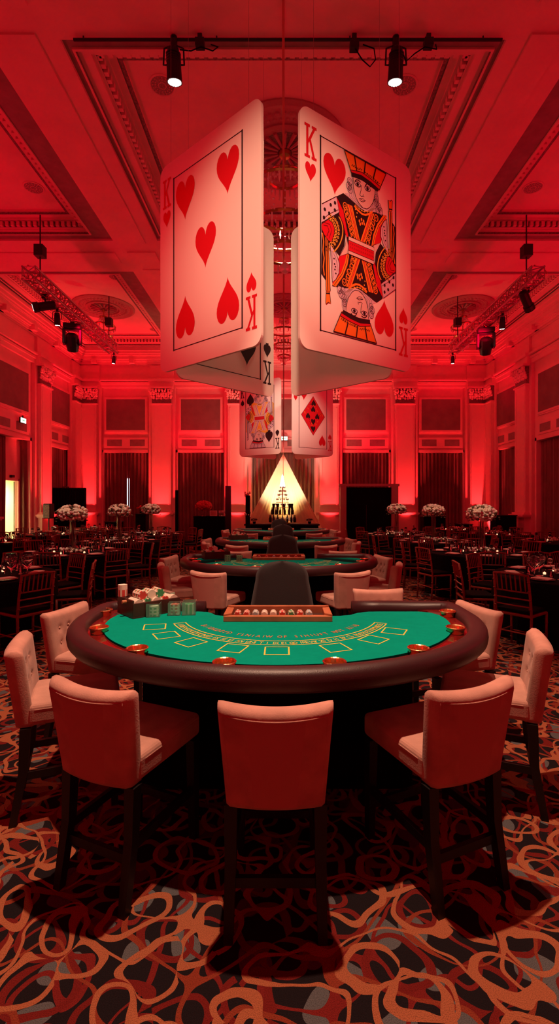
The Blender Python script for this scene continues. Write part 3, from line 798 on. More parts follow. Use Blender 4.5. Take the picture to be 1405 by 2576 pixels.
def court(t, robe='cblack', trim='corange', sash='cred', dots='cgold'):
    b = MB()
    for rot in (False, True):
        D = lambda m_, pts, lay: decal(b, m_, pts, lay, rot)
        Ln = lambda pts, w_=.006, lay=8, m_='cblack', cl=False: line(b, m_, pts, w_, lay, rot, cl)
        # robe
        D(robe, kp(415,840, 470,820, 560,900, 660,985, 745,1000, 832,1035, 800,1120, 765,1240, 725,1300, 725,1345, 512,1240, 500,1170, 462,1080, 432,975), 2)
        D(sash, kp(410,842, 425,870, 470,960, 515,1175, 498,1168, 455,1060, 432,975), 3)
        # right shawl
        D('cred', kp(832,1040, 820,1110, 800,1190, 780,1262, 725,1300, 740,1180, 785,1100), 3)
        D(trim, kp(805,1025, 832,1042, 770,1120, 740,1200, 724,1290, 706,1268, 722,1170, 755,1090), 4); Ln(kp(818,1040, 762,1110, 732,1190, 714,1275), .005, 6)
        D('clav', kp(832,1062, 850,1340, 808,1270, 782,1190, 785,1120, 808,1075), 4)
        Ln(kp(832,1062, 850,1340, 808,1270, 782,1190, 785,1120, 808,1075), .007, 6, cl=True)
        Ln(kp(826,1090, 838,1290, 812,1240, 798,1180, 800,1130), .004, 6)
        for x, y in ((808,1120), (815,1150), (818,1190), (812,1170), (822,1230)): circle(b, 'cblack', *kp(x, y)[0], .010, 7, rot, 6)
        # centre bands
        for A_, B_ in (((502,908, 545,930), (612,1212, 580,1196)), ((690,1000, 730,1008), (648,1232, 615,1215))):
            (ax, ay, bx_, by_), (cx_, cy_, dx_, dy_) = A_, B_
            D(trim, kp(ax, ay, bx_, by_, cx_, cy_, dx_, dy_), 3)
            m0 = ((ax+bx_)/2, (ay+by_)/2); m1 = ((cx_+dx_)/2, (cy_+dy_)/2)
            Ln(kp(m0[0]-4, m0[1], m1[0]-3, m1[1]), .012, 4, sash); Ln(kp(m0[0]+7, m0[1]+3, m1[0]+5, m1[1]+2), .004, 5)
        # collar
        Ln(kp(562,930, 590,968, 625,1000, 655,1012, 690,1005, 712,990), .022, 5, trim); Ln(kp(566,922, 600,958, 640,985, 690,985), .006, 6, dots)
        for x, y in ((600,958), (622,974), (645,985), (668,988)): circle(b, dots, *kp(x, y)[0], .010, 7, rot, 8)
        # embroidered loops
        for x, y in ((484,925), (492,965), (505,1008), (518,1050), (530,1090), (540,1130), (552,1170), (745,1045), (718,1075), (710,1112), (690,1150), (682,1190), (675,1222)):
            p = kp(x, y)[0]; n = 10
            line(b, trim, [(p[0]+.028*cos(2*pi*k/n), p[1]+.036*sin(2*pi*k/n)) for k in range(n)], .010, 5, rot, True)
            line(b, trim, [(p[0]-.02, p[1]-.012), (p[0], p[1]+.014), (p[0]+.018, p[1]-.01)], .007, 5, rot)
        for x, y in ((605,1055), (622,1045), (640,1060), (628,1075), (612,1080), (645,1082)): circle(b, 'corange', *kp(x, y)[0], .012, 5, rot, 7, 1.5)
        for x, y in ((572,960), (585,990), (580,1020)): circle(b, dots, *kp(x, y)[0], .009, 5, rot, 6)
        # cuff and sleeve on the left
        D('clav', kp(285,890, 410,842, 434,972, 285,1040), 4); Ln(kp(285,890, 410,842, 434,972, 285,1040), .007, 8)
        Ln(kp(295,1012, 350,975, 425,950), .004, 8)
        for x, y in ((312,935), (362,905), (398,892), (306,1000), (350,970), (398,950)): circle(b, 'cblack', *kp(x, y)[0], .016, 6, rot, 8, 1.2)
        D(robe, kp(285,1046, 432,976, 470,1060, 492,1150, 482,1240, 440,1318, 395,1262, 370,1235, 340,1190, 287,1110), 3)
        D('cpink', kp(497,1165, 512,1245, 512,1305, 440,1320, 485,1240), 4); Ln(kp(497,1165, 512,1245, 512,1305, 440,1320, 485,1240), .005, 8, cl=True)
        D(sash, kp(287,1052, 345,1020, 375,1045, 394,1090, 392,1140, 372,1200, 340,1182, 310,1135, 287,1085), 5)
        Ln(kp(345,1020, 375,1045, 394,1090, 392,1140, 372,1200), .006, 8); Ln(kp(300,1060, 335,1070, 348,1110, 330,1150), .005, 8); Ln(kp(310,1040, 355,1060, 370,1110, 350,1170), .004, 8)
        for i in range(13):
            a = R(-62+i*11.5); x0_, y0_ = 300, 1105
            for q, s_ in ((108, .017), (132, .014)):
                p = kp(x0_+q*cos(a), y0_+q*1.12*sin(a)+q*.12)[0]
                if -FX+.02 < p[0]:
                    circle(b, dots, *p, s_, 5, rot, 8, 1.2); circle(b, robe, *p, s_*.45, 6, rot, 6, 1.2)
        Ln([kp(300+166*cos(R(a)), 1105+190*sin(R(a))+16)[0] for a in range(-38, 60, 8)], .013, 5, dots)
        # lower sleeve (lavender) under the hand, sceptre strips
        # sceptre on the right
        D(robe, kp(876,1085, 905,1135, 905,1440, 884,1400), 3)
        Ln(kp(886,1120, 893,1180, 888,1240, 896,1300, 892,1360, 902,1420), .014, 5, trim)
        D(trim, kp(846,1000, 874,1012, 885,1400, 862,1360), 5); Ln(kp(846,1000, 874,1012, 885,1400, 862,1360), .008, 7, cl=True); Ln(kp(862,1010, 872,1380), .010, 6, 'cblack')
        D(trim, kp(850,1000, 842,912, 858,925, 872,915, 876,925, 874,1005), 6); Ln(kp(850,1000, 842,912, 858,925, 872,915, 876,925, 874,1005), .007, 7, cl=True)
        Ln(kp(848,985, 876,992), .014, 8)
        # hair, curls, beard
        D('clav', kp(540,700, 500,730, 500,800, 520,822, 480,822, 540,885, 600,945, 660,985, 745,998, 790,1030, 798,985, 765,930, 765,880, 750,835, 720,800, 640,745), 4)
        for i in range(9):
            Ln(kp(548+i*2, 705+i*3, 528+i*6, 790+i*3, 520+i*9, 850+i*2.5, 560+i*9, 905+i*2, 610+i*9, 950+i*2), .0035, 5, 'cpink' if i % 2 else 'cblack')
            Ln(kp(755-i*3, 840-i*3, 758-i*4, 900, 742-i*5, 965, 710-i*5, 985), .003, 5, 'cpink' if i % 2 else 'cblack')
        for x, y, r_ in ((520,735,.034), (515,770,.036), (525,800,.032), (742,890,.034), (745,925,.036), (765,960,.038), (780,995,.034), (755,985,.03)):
            p = kp(x, y)[0]; circle(b, 'clav', *p, r_, 5, rot, 10, 1.2)
            line(b, 'cblack', [(p[0]+r_*cos(2*pi*k/10), p[1]+1.2*r_*sin(2*pi*k/10)) for k in range(10)], .005, 6, rot, True)
            line(b, 'cblack', [(p[0]+r_*.5*cos(2*pi*k/8), p[1]+.6*r_*sin(2*pi*k/8)) for k in range(7)], .004, 6, rot)
        # face
        face = kp(548,700, 640,745, 732,800, 730,870, 715,920, 690,955, 665,967, 632,955, 598,915, 570,860, 553,790)
        D('cpink', face, 6); Ln(face, .006, 8, cl=True)
        # crown
        D(trim, kp(472,480, 822,706, 762,835, 700,770, 620,705, 533,668), 5); Ln(kp(472,480, 822,706), .012, 9)
        Ln(kp(472,480, 533,668), .008, 9); Ln(kp(822,706, 765,830), .008, 9)
        D(sash, kp(528,645, 620,672, 700,735, 772,805, 765,820, 696,755, 618,695, 532,662), 7)
        D('cblack', kp(532,662, 618,695, 696,755, 765,820, 752,840, 690,790, 612,728, 535,698), 7); Ln(kp(530,645, 620,672, 700,735, 772,800), .006, 9)
        for x0_, y0_, x1_, y1_ in ((558,538, 578,655), (650,595, 640,682), (738,652, 715,735)): Ln(kp(x0_, y0_, (x0_+x1_)/2, (y0_+y1_)/2, x1_, y1_), .016, 8)
        for x, y in ((545,620), (560,630), (590,650), (610,655), (655,690), (672,705), (695,722), (728,750), (742,765), (758,780)):
            p = kp(x, y)[0]; line(b, 'cblack', [(p[0]-.018, p[1]), (p[0]-.004, p[1]+.022), (p[0]+.008, p[1]), (p[0]+.02, p[1]+.018)], .007, 8, rot)
        # features
        Ln(kp(562,738, 575,728, 592,732, 610,752), .010, 9); Ln(kp(648,782, 662,768, 680,775, 694,798), .010, 9)
        for x, y in ((585,764), (668,808)):
            p = kp(x, y)[0]; n = 14
            e = [(p[0]+.042*cos(2*pi*k/n), p[1]+.024*sin(2*pi*k/n)) for k in range(n)]
            decal(b, 'clav', e, 8, rot); line(b, 'cblack', e, .007, 10, rot, True); circle(b, 'cblack', p[0], p[1], .019, 9, rot)
        Ln(kp(616,775, 614,815, 604,850, 615,862, 630,862, 640,872, 634,848), .006, 9)
        D('cpink', kp(598,878, 618,882, 632,884, 652,902, 632,908, 612,900), 8); Ln(kp(598,878, 618,882, 632,884, 652,902, 632,908, 612,900), .006, 9, cl=True); Ln(kp(598,878, 625,893, 652,902), .005, 9)
    # belt across the middle
    decal(b, 'cpink', kp(512,1168, 725,1275, 725,1412, 510,1308), 9); line(b, 'cblack', kp(512,1168, 725,1275, 725,1412, 510,1308), .006, 11, closed=True)
    decal(b, sash, kp(512,1200, 724,1306, 724,1382, 511,1280), 10); line(b, 'cblack', kp(512,1200, 724,1306), .005, 11); line(b, 'cblack', kp(511,1280, 724,1382), .005, 11)
    for k in range(13):
        x = 524+k*15.6; line(b, 'cblack', kp(x, 1222+k*7.6, x+5, 1238+k*7.6, x+9, 1226+k*7.6), .004, 11); line(b, 'cblack', kp(x, 1262+k*7.6, x+5, 1250+k*7.6, x+9, 1268+k*7.6), .004, 11)
    b.build('king_figure', t)

k1 = card_thing('giant king of hearts card hanging right of centre', (.81, 5.085), (1.341, .93))
add_frame(k1); add_index(k1, 'cred'); add_pip(k1, 'cred', -.36, 1.83, .30, .40); add_pip(k1, 'cred', .36, CH-1.83, .30, .40, True); court(k1)
k2 = card_thing('giant card with five red hearts hanging left of centre', (-.81, 5.055), (1.197, -1.01))
add_frame(k2); add_index(k2, 'cred')
for x, z, fl_ in ((-.34, 1.84, False), (.34, 1.84, False), (0, CH/2+.02, False), (-.34, .55, True), (.34, .55, True)): add_pip(k2, 'cred', x, z, .33, .46, fl_)
k3 = card_thing('giant spades card angled behind the five hearts card', (-.721, 6.29), (1.262, 1.23))
add_frame(k3); add_index(k3, 'cblack', True)
for x, z, fl_ in ((-.34, 1.8, False), (.34, 1.8, False), (0, CH/2+.02, False), (-.34, .57, True), (.3, .57, True)): add_pip(k3, 'cblack', x, z, .33, .44, fl_, True)
k4 = card_thing('giant blank-faced card angled behind the king of hearts', (.716, 6.27), (1.34, -1.2))
k5 = card_thing('distant hanging king of spades card left of the tent tip', (-.745, 15.2), (1.29, -.8))
add_frame(k5); add_index(k5, 'cblack', True); add_pip(k5, 'cblack', -.36, 1.83, .28, .36, False, True); add_pip(k5, 'cblack', .36, CH-1.83, .28, .36, True, True)
court(k5, 'cgold', 'clav', 'cred', 'cblack')
k6 = card_thing('distant hanging card with a red diamond right of the tent tip', (.94, 15.2), (1.263, .8))
add_frame(k6); add_index(k6, 'cred'); add_pip(k6, 'cred', -.36, 1.88, .26, .36); add_pip(k6, 'cred', .36, CH-1.88, .26, .36, True)
b = MB(); dm = [(0, .62), (.46, 0), (0, -.62), (-.46, 0)]
decal(b, 'cred', [(x, z+CH/2+.06) for x, z in dm], 2); line(b, 'cblack', [(x, z+CH/2+.06) for x, z in dm], .012, 4, closed=True)
rr = random.Random(4)
for _ in range(90):
    x, z = rr.uniform(-.42, .42), rr.uniform(-.56, .56)
    if abs(x)/.42+abs(z)/.56 < .92: line(b, rr.choice(['cblack', 'corange', 'cred']), [(x, CH/2+.06+z), (x+rr.uniform(-.04, .04), CH/2+.06+z+.03), (x+rr.uniform(-.04, .04), CH/2+.06+z+.05)], .014, 3)
for x, z, q in ((0, .22, 1), (-.2, 0, 1), (.16, .0, 1), (0, -.2, -1), (.02, .42, 1), (0, -.43, -1)):
    decal(b, 'cblack', [(x+q*px, CH/2+.06+z+q*pz) for px, pz in heart(.17, .2, 24, True)], 4)
b.build('diamond_figure', k6)
card_thing('distant blank hanging card angled behind the king of spades', (-.84, 16.3), (1.15, 1.1))
card_thing('distant blank hanging card angled behind the diamond card', (.99, 16.3), (1.15, -1.1))
tag(mb('cable').tube([(0, 5.9, ZC-.02), (.012, 11, 5.95), (.005, 18.3, 3.62)], .017, 8).build('red_cable'), 'long red cable running overhead to the tent tip', 'cable')

# ------------------------------------------------------------------ tent, champagne tower, bar
t = thing('fabric_tent', 'glowing pointed white fabric drape at the far wall', 'tent', (0, 18.6, 0))
b = mb('tent'); n = 60; vs = []
for j in range(13):
    z = 3.6*(1-j/12); wd = 1.85*(j/12)+.02
    for i in range(n+1):
        u = i/n*2-1; y = .5-.55*(1-abs(u)**1.5)*(-1)*.0+.16*(1-u*u)+.03*sin(i*1.9)*(j/12)+.25*(j/12)*(abs(u)**3)*-1
        vs.append((u*wd, y, z))
b.add(vs, [(j*(n+1)+i, j*(n+1)+i+1, (j+1)*(n+1)+i+1, (j+1)*(n+1)+i) for j in range(12) for i in range(n)])
o = b.build('drape', t, smooth=True); s = o.modifiers.new('thick', 'SOLIDIFY'); s.thickness = .006
mb('cable').tube([(0, .1, 3.62), (.0, .12, 3.0), (0.0, .15, 2.55)], .012, 6).build('cord', t)
spot((-.5, 17.75, .98), (-.1, 18.85, 2.5), 360, 76, .8, (1, .80, .52), .1, 'tent_lamp'); spot((.5, 17.75, .98), (.1, 18.85, 2.5), 360, 76, .8, (1, .80, .52), .1, 'tent_lamp')
spot((0, 19.7, 1.2), (0, 18.9, 1.9), 420, 120, .9, (1, .72, .34), .1, 'tent_lamp')
t = thing('bar_table', 'dark bar table in front of the glowing tent', 'table', (-.05, 17.3, 0))
mb('blackgloss').box(-1.35, 1.35, -.3, .3, .86, .92).build('top', t, bevel=.01)
mb('black').box(-1.3, 1.3, -.26, .26, 0, .86).build('skirt', t)
t = thing('champagne_tower', 'sparkling tower of glasses and bottles in front of the tent', 'glass tower', (-.03, 17.35, .92))
mb('gold').tube([(0, 0, 0), (0, 0, 1.7)], .02, 8).lathe([(.28, 0), (.28, .03), (0, .04)], seg=24).build('stand', t)
rr = random.Random(5)
for z, r_, n in ((.04, .46, 16), (.32, .38, 14), (.58, .24, 11), (.76, .2, 10), (.92, .15, 8), (1.06, .11, 6), (1.2, .08, 5)):
    ti = mb('gold').lathe([(r_+.03, z), (r_+.03, z+.015), (0, z+.015)], seg=24).build('tier', t)
    for k in range(n):
        a = 2*pi*k/n; x, y = r_*cos(a), r_*sin(a)
        if z < .5: mb('bottle').lathe([(.0, 0), (.035, 0), (.037, .13), (.014, .19), (.013, .25), (0, .25)], (x, y, z+.015), 8).build('bottle', ti)
        else: mb('crystal').lathe([(.03, 0), (.004, .01), (.004, .07), (.03, .09), (.035, .13), (.03, .13), (0, .09)], (x, y, z+.015), 8).build('coupe_glass', ti)
for k in range(9):
    a = 2*pi*k/9; mb('bottle').lathe([(.02, .3), (.03, .5), (.055, .72), (.045, .72), (0, .5)], (.34*cos(a), .2*sin(a), 0), 8).build('tall_goblet', t)
mb('lamp_small').lathe([(.10, 1.34), (.07, 1.5), (.03, 1.72), (0, 1.8)], seg=12).build('lit_finial', t)
def bush(loc, r, label, m_='leaf', n=26, name='plant', pot=True):
    t = thing(name, label, 'plant', loc)
    if pot: mb('black').lathe([(r*.35, 0), (r*.5, r*.6), (r*.42, r*.6), (0, r*.5)], seg=12).build('pot', t)
    b = mb(m_); rr = random.Random(n)
    for k in range(n):
        a, q = rr.uniform(0, 2*pi), rr.uniform(.2, 1); b.ball((r*q*cos(a), r*q*sin(a)*.7, r*(.9+rr.uniform(0, .5)*(1.4-q))), r*.2, 5, 4, .8, .3)
    b.build('foliage', t)
bush((-1.05, 17.3, .92), .13, 'small dark plant on the left end of the bar table')
bush((.95, 17.3, .92), .13, 'small dark plant on the right end of the bar table')

# skirted bar with red flower ball, screens, portal
t = thing('skirted_bar', 'tall black skirted bar on the left of the far wall', 'bar table', (-2.63, 17.2, 0))
mb('black').box(-.56, .56, -.3, .3, 1.16, 1.2).build('top', t)
b = mb('black'); n = 120; r_ = []
for k in range(n):
    a = 4*k/n; s_, f = int(a), a-int(a); q = .008*sin(k*1.9)
    p = [(-.55+1.1*f, -.29+q), (.55+q, -.29+.58*f), (.55-1.1*f, .29+q), (-.55+q, .29-.58*f)][s_]; r_.append(p)
b.prism(r_, .0, 1.16); b.build('skirt', t)
def flower_ball(name, label, loc, r, m_, n=70, vase=.2, sz=.8):
    t = thing(name, label, 'flowers', loc); rr = random.Random(n)
    mb('glass').lathe([(r*.35, 0), (r*.42, vase), (r*.38, vase), (r*.32, .01), (0, .01)], seg=14).build('vase', t)
    b = mb(m_)
    for k in range(n):
        z = rr.uniform(-.8, 1); a = rr.uniform(0, 2*pi); q = sqrt(max(0, 1-z*z)); b.ball((r*q*cos(a), r*q*sin(a), vase+r*.7+z*r*sz), r*.26, 6, 5, .9, .15)
    b.build('blooms', t, smooth=True)
flower_ball('red_flower_vase', 'round ball of red flowers on the black skirted bar', (-2.85, 17.1, 1.2), .25, 'fl_red', 90, .18, .6)
t = thing('picture_frame', 'silver framed card standing on the skirted bar', 'frame', (-2.5, 17.1, 1.2)); mb('crystal').box(-.13, .13, 0, .02, 0, .2).build('frame', t); mb('napkin').box(-.1, .1, -.004, 0, .03, .17).build('menu_card', t)
for k in range(5):
    o = mb('crystal').lathe([(.03, 0), (.005, .01), (.005, .08), (.035, .12), (.032, .2), (.028, .2), (0, .1)], (-2.28+.05*k, 17.1+.04*(k % 2), 1.2), 8).build('bar_glass'); tag(o, 'stemmed glass in the cluster on the skirted bar', 'glass', 'glasses on the skirted bar')
def slab(name, label, cat, x0, x1, Y, y_top, m_='black', d=.12, y_bot=None, foot=True):
    a = (x0-CX)/F*Y; e = (x1-CX)/F*Y; zt = HC+(HY-y_top)/F*Y
    t = thing(name, label, cat, ((a+e)/2, Y, 0)); h = (e-a)/2
    mb(m_).box(-h, h, 0, d, .03 if foot else 0, zt).build('panel', t, bevel=min(.008, h*.2))
    if foot: mb('blackmetal').box(-h-.05, h+.05, -.12, d+.12, 0, .03).build('foot', t)
    return t
slab('light_totem', 'thin black upright totem left of the skirted bar', 'totem', 440, 447, 16.6, 1233)
slab('mirror_totem', 'tall glossy black totem right of the skirted bar', 'totem', 566, 580, 16.0, 1222, 'blackgloss', .18)
t = slab('flower_totem', 'slim black column with flowers left of the tent', 'totem', 617, 628, 15.6, 1246, 'black', .14)
b = mb('fl_pink'); rr = random.Random(8)
for k in range(30): b.ball((rr.uniform(-.1, .1), rr.uniform(0, .12), rr.choice([1.95, 1.98, 1.3, 1.25, 1.35])+rr.uniform(-.05, .05)), .03, 5, 4)
b.build('flowers', t)
t = thing('drape_screen', 'black pipe and drape screen by the left corner pilaster', 'screen', ((166-CX)/F*18.0, 18.0, 0))
h = 49/F*18.0; b = mb('black'); n = 90; zt = HC+35/F*18.0
b.add([(-h+2*h*i/n, .03*sin(i*.9), z) for z in (0.01, zt) for i in range(n+1)], [(i, i+1, n+2+i, n+1+i) for i in range(n)]); o = b.build('drape', t); s = o.modifiers.new('thick', 'SOLIDIFY'); s.thickness = .01
mb('blackmetal').tube([(-h, 0, zt), (h, 0, zt)], .02, 8).tube([(-h, .03, 0), (-h, .03, zt)], .02, 8).tube([(h, .03, 0), (h, .03, zt)], .02, 8).box(-h-.15, -h+.15, -.15, .15, 0, .012).box(h-.15, h+.15, -.15, .15, 0, .012).build('stand', t)
bush((-8.2, 18.0, zt+.02-.11), .12, 'small plant on top of the black drape screen', pot=False)
def speaker(loc, label, w_=.3, h=.5, zc=1.15):
    t = thing('speaker', label, 'speaker', loc)
    mb('blackmetal').box(-w_/2, w_/2, 0, .3, zc, zc+h).build('cabinet', t, bevel=.02)
    mb('frieze').box(-w_/2+.03, w_/2-.03, -.005, 0, zc+.03, zc+h-.03).build('grille', t)
    b = mb('blackmetal').tube([(0, .15, .3), (0, .15, zc)], .018, 8)
    for a in (0, 120, 240): b.tube([(0, .15, .7), (.35*cos(R(a)), .15+.35*sin(R(a)), .015)], .012, 6)
    b.build('tripod', t)
speaker(((117-CX)/F*15.8, 15.8, 0), 'black speaker on a tripod left of the drape screen', .24, .5, 1.15)
# portal
Yp = 16.2; t = thing('portal', 'framed black portal right of the glowing tent', 'portal', ((927-CX)/F*Yp, Yp, 0))
s_ = F/Yp; h = 57/s_; zt = HC+(HY-1226)/s_
mb('black').box(-h, h, .05, .12, 0.01, zt).build('black_backdrop', t)
b = mb('pinkframe').box(-h-.2, -h, -.06, .2, 0, zt+.08).build('post', t); b = mb('pinkframe').box(h, h+.22, -.06, .2, 0, zt+.08).build('post', t)
mb('pinkframe').box(-h-.24, h+.26, -.08, .22, zt+.04, zt+.12).build('header', t)
mb('blackmetal').tube([(-.1, -.1, .02), (-.1, -.1, 1.6)], .012, 6).lathe([(.14, 0), (.14, .02), (0, .03)], (-.1, -.1, 0), 14).build('centre_pole', t)
def cabinet(x0, x1, Y, y_top, label, name='black_cabinet'):
    a = (x0-CX)/F*Y; e = (x1-CX)/F*Y; zt = HC+(HY-y_top)/F*Y
    t = thing(name, label, 'cabinet', ((a+e)/2, Y, 0)); h = (e-a)/2
    mb('black').box(-h, h, 0, .5, 0.0, zt-.03).build('body', t, bevel=.02); mb('blackmetal').box(-h-.02, h+.02, -.02, .52, zt-.03, zt).build('top', t, bevel=.01)
    return t
cabinet(1247, 1299, 16.4, 1296, 'black cabinet in front of the right corner pilaster')
cabinet(1065, 1120, 18.4, 1298, 'wide black cabinet behind the paired flower vases')
cabinet(340, 366, 18.4, 1292, 'small black cabinet below the slit of daylight')
cabinet(263, 300, 18.4, 1312, 'low black cabinet left of the slit of daylight')
cabinet(1155, 1188, 18.4, 1318, 'low black cabinet left of the round right vase')
bush(((353-CX)/F*18.4, 18.6, HC-29/F*18.4), .2, 'red flowers on the small black cabinet', 'fl_red', 22, 'flower_pot')
bush(((1100-CX)/F*18.4, 18.6, HC-35/F*18.4), .18, 'pink flowers on the wide black cabinet', 'fl_red', 21, 'flower_pot')
for px, n_ in ((957, 'left'), (975, 'right')):
    pass

# ------------------------------------------------------------------ gaming tables
ZT = .92
def half(a, b_, yb, rc, n=48, cx=0):
    """outline: half ellipse towards the players, straight flanks back to y=yb with rounded corners"""
    pts = [(cx+a-rc+rc*cos(R(t)), yb-rc+rc*sin(R(t))) for t in range(90, -1, -15)]
    pts += [(cx+a*cos(pi*k/n), -b_*sin(pi*k/n)) for k in range(n+1)]
    pts += [(cx-a+rc-rc*cos(R(t)), yb-rc+rc*sin(R(t))) for t in range(0, 91, 15)]
    return pts
def glyph_mesh(b, m_, txt, x, y, rot, h, wd, z):
    """one letter laid on the felt: built-in font outline turned into flat faces"""
    if txt == ' ': return
    if txt not in GL:
        c_ = bpy.data.curves.new('g', 'FONT'); c_.body = txt; c_.size = 1; c_.align_x = 'CENTER'; c_.resolution_u = 2
        o = bpy.data.objects.new('g', c_); COL.objects.link(o); bpy.context.view_layer.update()
        me = o.evaluated_get(bpy.context.evaluated_depsgraph_get()).to_mesh()
        GL[txt] = ([tuple(v.co) for v in me.vertices], [tuple(p.vertices) for p in me.polygons])
        bpy.data.objects.remove(o); bpy.data.curves.remove(c_)
    vs, fs = GL[txt]; b.use(m_)
    b.add([(x+(vx*wd)*cos(rot)-(vy-.35)*h*sin(rot), y+(vx*wd)*sin(rot)+(vy-.35)*h*cos(rot), z) for vx, vy, _ in vs], fs)
GL = {}
TOPS = []
def game_table(x, y, label, near=True):
    t = thing('blackjack_table', label, 'gaming table', (x, y, 0))
    fel = half(1.12, .915, .36, .12); rin = half(1.23, 1.02, .32, .06); rout = half(1.31, 1.09, .34, .12)
    # padded rail: swept section round the player side, arms turning in at the back
    path = half(1.268, 1.058, .37, .10, 64)
    path = [(-.62+0*0, .40)][:0]+path
    pr = [(p[0], p[1], ZT+.0) for p in path]
    pr = [(.55, .37, ZT), (.75, .375, ZT)]+pr[1:-1]+[(-.75, .375, ZT), (-.55, .37, ZT)]
    b = mb('leather'); n = len(pr); seg = 14; V = []
    sec = []
    for k in range(seg):
        a = 2*pi*k/seg; sec.append((.060*abs(cos(a))**.8*(1 if cos(a) > 0 else -1), .058*abs(sin(a))**.8*(1 if sin(a) > 0 else -1)-.018))
    for i in range(n):
        p = Vector(pr[i]); tn = Vector(pr[min(i+1, n-1)])-Vector(pr[max(i-1, 0)]); tn.normalize(); o = Vector((tn.y, -tn.x, 0))
        for u, v_ in sec: V.append(p+o*u+Vector((0, 0, v_)))
    Fs = [(i*seg+k, (i+1)*seg+k, (i+1)*seg+(k+1) % seg, i*seg+(k+1) % seg) for i in range(n-1) for k in range(seg)]
    Fs += [tuple(range(seg)), tuple(reversed(range((n-1)*seg, n*seg)))]
    b.add(V, Fs); b.build('padded_rail', t, smooth=True)
    mb('mahogany').band(half(1.08, .875, .30, .06), rin, ZT-.06, ZT-.012).build('wood_ring', t)
    # felt with the dealer's notch cut into the straight side
    f = [(1.0, .22)] + [(1.12*cos(pi*k/48), -.915*sin(pi*k/48)) for k in range(0, 49)]
    back = [(-1.11, .10), (-1.07, .17), (-1.0, .2), (-.58, .2), (-.5, .185), (-.46, .14), (-.43, .09), (-.38, .07), (.42, .07), (.5, .1), (.56, .16), (.64, .195), (.72, .2), (1.0, .2), (1.07, .17), (1.11, .10)]
    f = f[1:]+back
    mb('felt').prism(f, ZT-.05, ZT).build('felt', t)
    # cup holders
    cups = []
    for k, a in enumerate((8, 24, 50, 77, 103, 130, 156, 172)):
        q = 1.0; cx_, cy_ = 1.15*cos(R(a)), -.95*sin(R(a)); cups.append((cx_, cy_))
    if near:
        cups = []
        for px, py in ((262,1543), (249,1588), (345,1642), (564,1677), (841,1677), (1052,1642), (1145,1588), (1125,1546)):
            X, Y = on_plane(px, py, ZT); cups.append((X-x, Y-y))
    for cx_, cy_ in cups:
        mb('brass').lathe([(.048, -.014), (.052, .014), (.056, .018), (.058, .024), (.053, .027), (.047, .023), (.044, .004), (0, .003)], (cx_, cy_, ZT+.002), 24 if near else 12).build('cup_holder', t, smooth=False)
    # printed layout
    b = MB(); z = ZT+.0012
    AC = (.015, .135)                                               # centre of the arcs on the felt
    def arc(r_, a0, a1, wd, m_='yellow', n=60):
        b.use(m_); vs = []
        for k in range(n+1):
            a = R(a0+(a1-a0)*k/n)
            vs += [(AC[0]+(r_-wd/2)*cos(a), AC[1]+(r_-wd/2)*sin(a), z), (AC[0]+(r_+wd/2)*cos(a), AC[1]+(r_+wd/2)*sin(a), z)]
        b.add(vs, [(2*k, 2*k+1, 2*k+3, 2*k+2) for k in range(n)])
    a0, a1 = 202, 338
    arc(.735, a0, a1, .008); arc(.66, a0, a1, .008)
    for a in (a0, a1): line_ = [(AC[0]+q*cos(R(a)), AC[1]+q*sin(R(a))) for q in (.656, .739)]; b.use('yellow').add([(line_[0][0], line_[0][1]-.004, z), (line_[1][0], line_[1][1]-.004, z), (line_[1][0], line_[1][1]+.004, z), (line_[0][0], line_[0][1]+.004, z)], [(0, 1, 2, 3)])
    for (q, e0, e1, h_, w_, m_, s_) in ((.575, 212, 328, .062, .04, 'orange', 'BIIDKDEFD YLNIAIW OF SIHIUFT NOT XIIB'), (.70, 204, 336, .055, .04, 'yellow', 'IIIBEFIHEIDICIDNWLINIEI EX IE EI AW IANI T I IX EI QO IRE WY ZS D II EP CS IKVEIKIETIKIMANIDEIE')):
        if not near: s_ = s_[::2]
        for k, ch in enumerate(s_):
            a = R(e0+(e1-e0)*(k+.5)/len(s_)); glyph_mesh(b, m_, ch, AC[0]+q*cos(a), AC[1]+q*sin(a), a+pi/2, h_, w_, z)
    def betbox(cx_, cy_, rot, w_=.125, h_=.13):
        b.use('yellow'); c_, s_ = cos(rot), sin(rot); q = .004
        P_ = [(-w_/2, -h_/2), (w_/2, -h_/2), (w_/2, h_/2), (-w_/2, h_/2)]
        vs = [(cx_+(u+du*q)*c_-(v_+dv*q)*s_, cy_+(u+du*q)*s_+(v_+dv*q)*c_, z) for k_ in (1, -1) for (u, v_), (du, dv) in zip(P_, ((-k_, -k_), (k_, -k_), (k_, k_), (-k_, k_)))]
        b.add(vs, [(i, (i+1) % 4, 4+(i+1) % 4, 4+i) for i in range(4)])
    for px, py, ang in ((389,1577,-78), (418,1598,-62), (480,1616,-42), (586,1631,-18), (696,1637.5,0), (843,1629.5,22), (939,1609,50), (991,1588,66)):
        X, Y = on_plane(px, py, ZT); betbox(X+.035, Y-3.2, R(ang))
    b.build('printed_layout', t)
    mb('black').box(-.80, .80, -.38, .14, 0.0, ZT-.06).build('pedestal', t, bevel=.01)
    mb('blackmetal').prism(half(1.12, .9, .3, .08), ZT-.10, ZT-.06).build('apron', t)
    return t
def chip_mesh():
    b = MB(); r_, h = .0195, .0033*2; n = 18
    return r_, h
CHIPM = {}
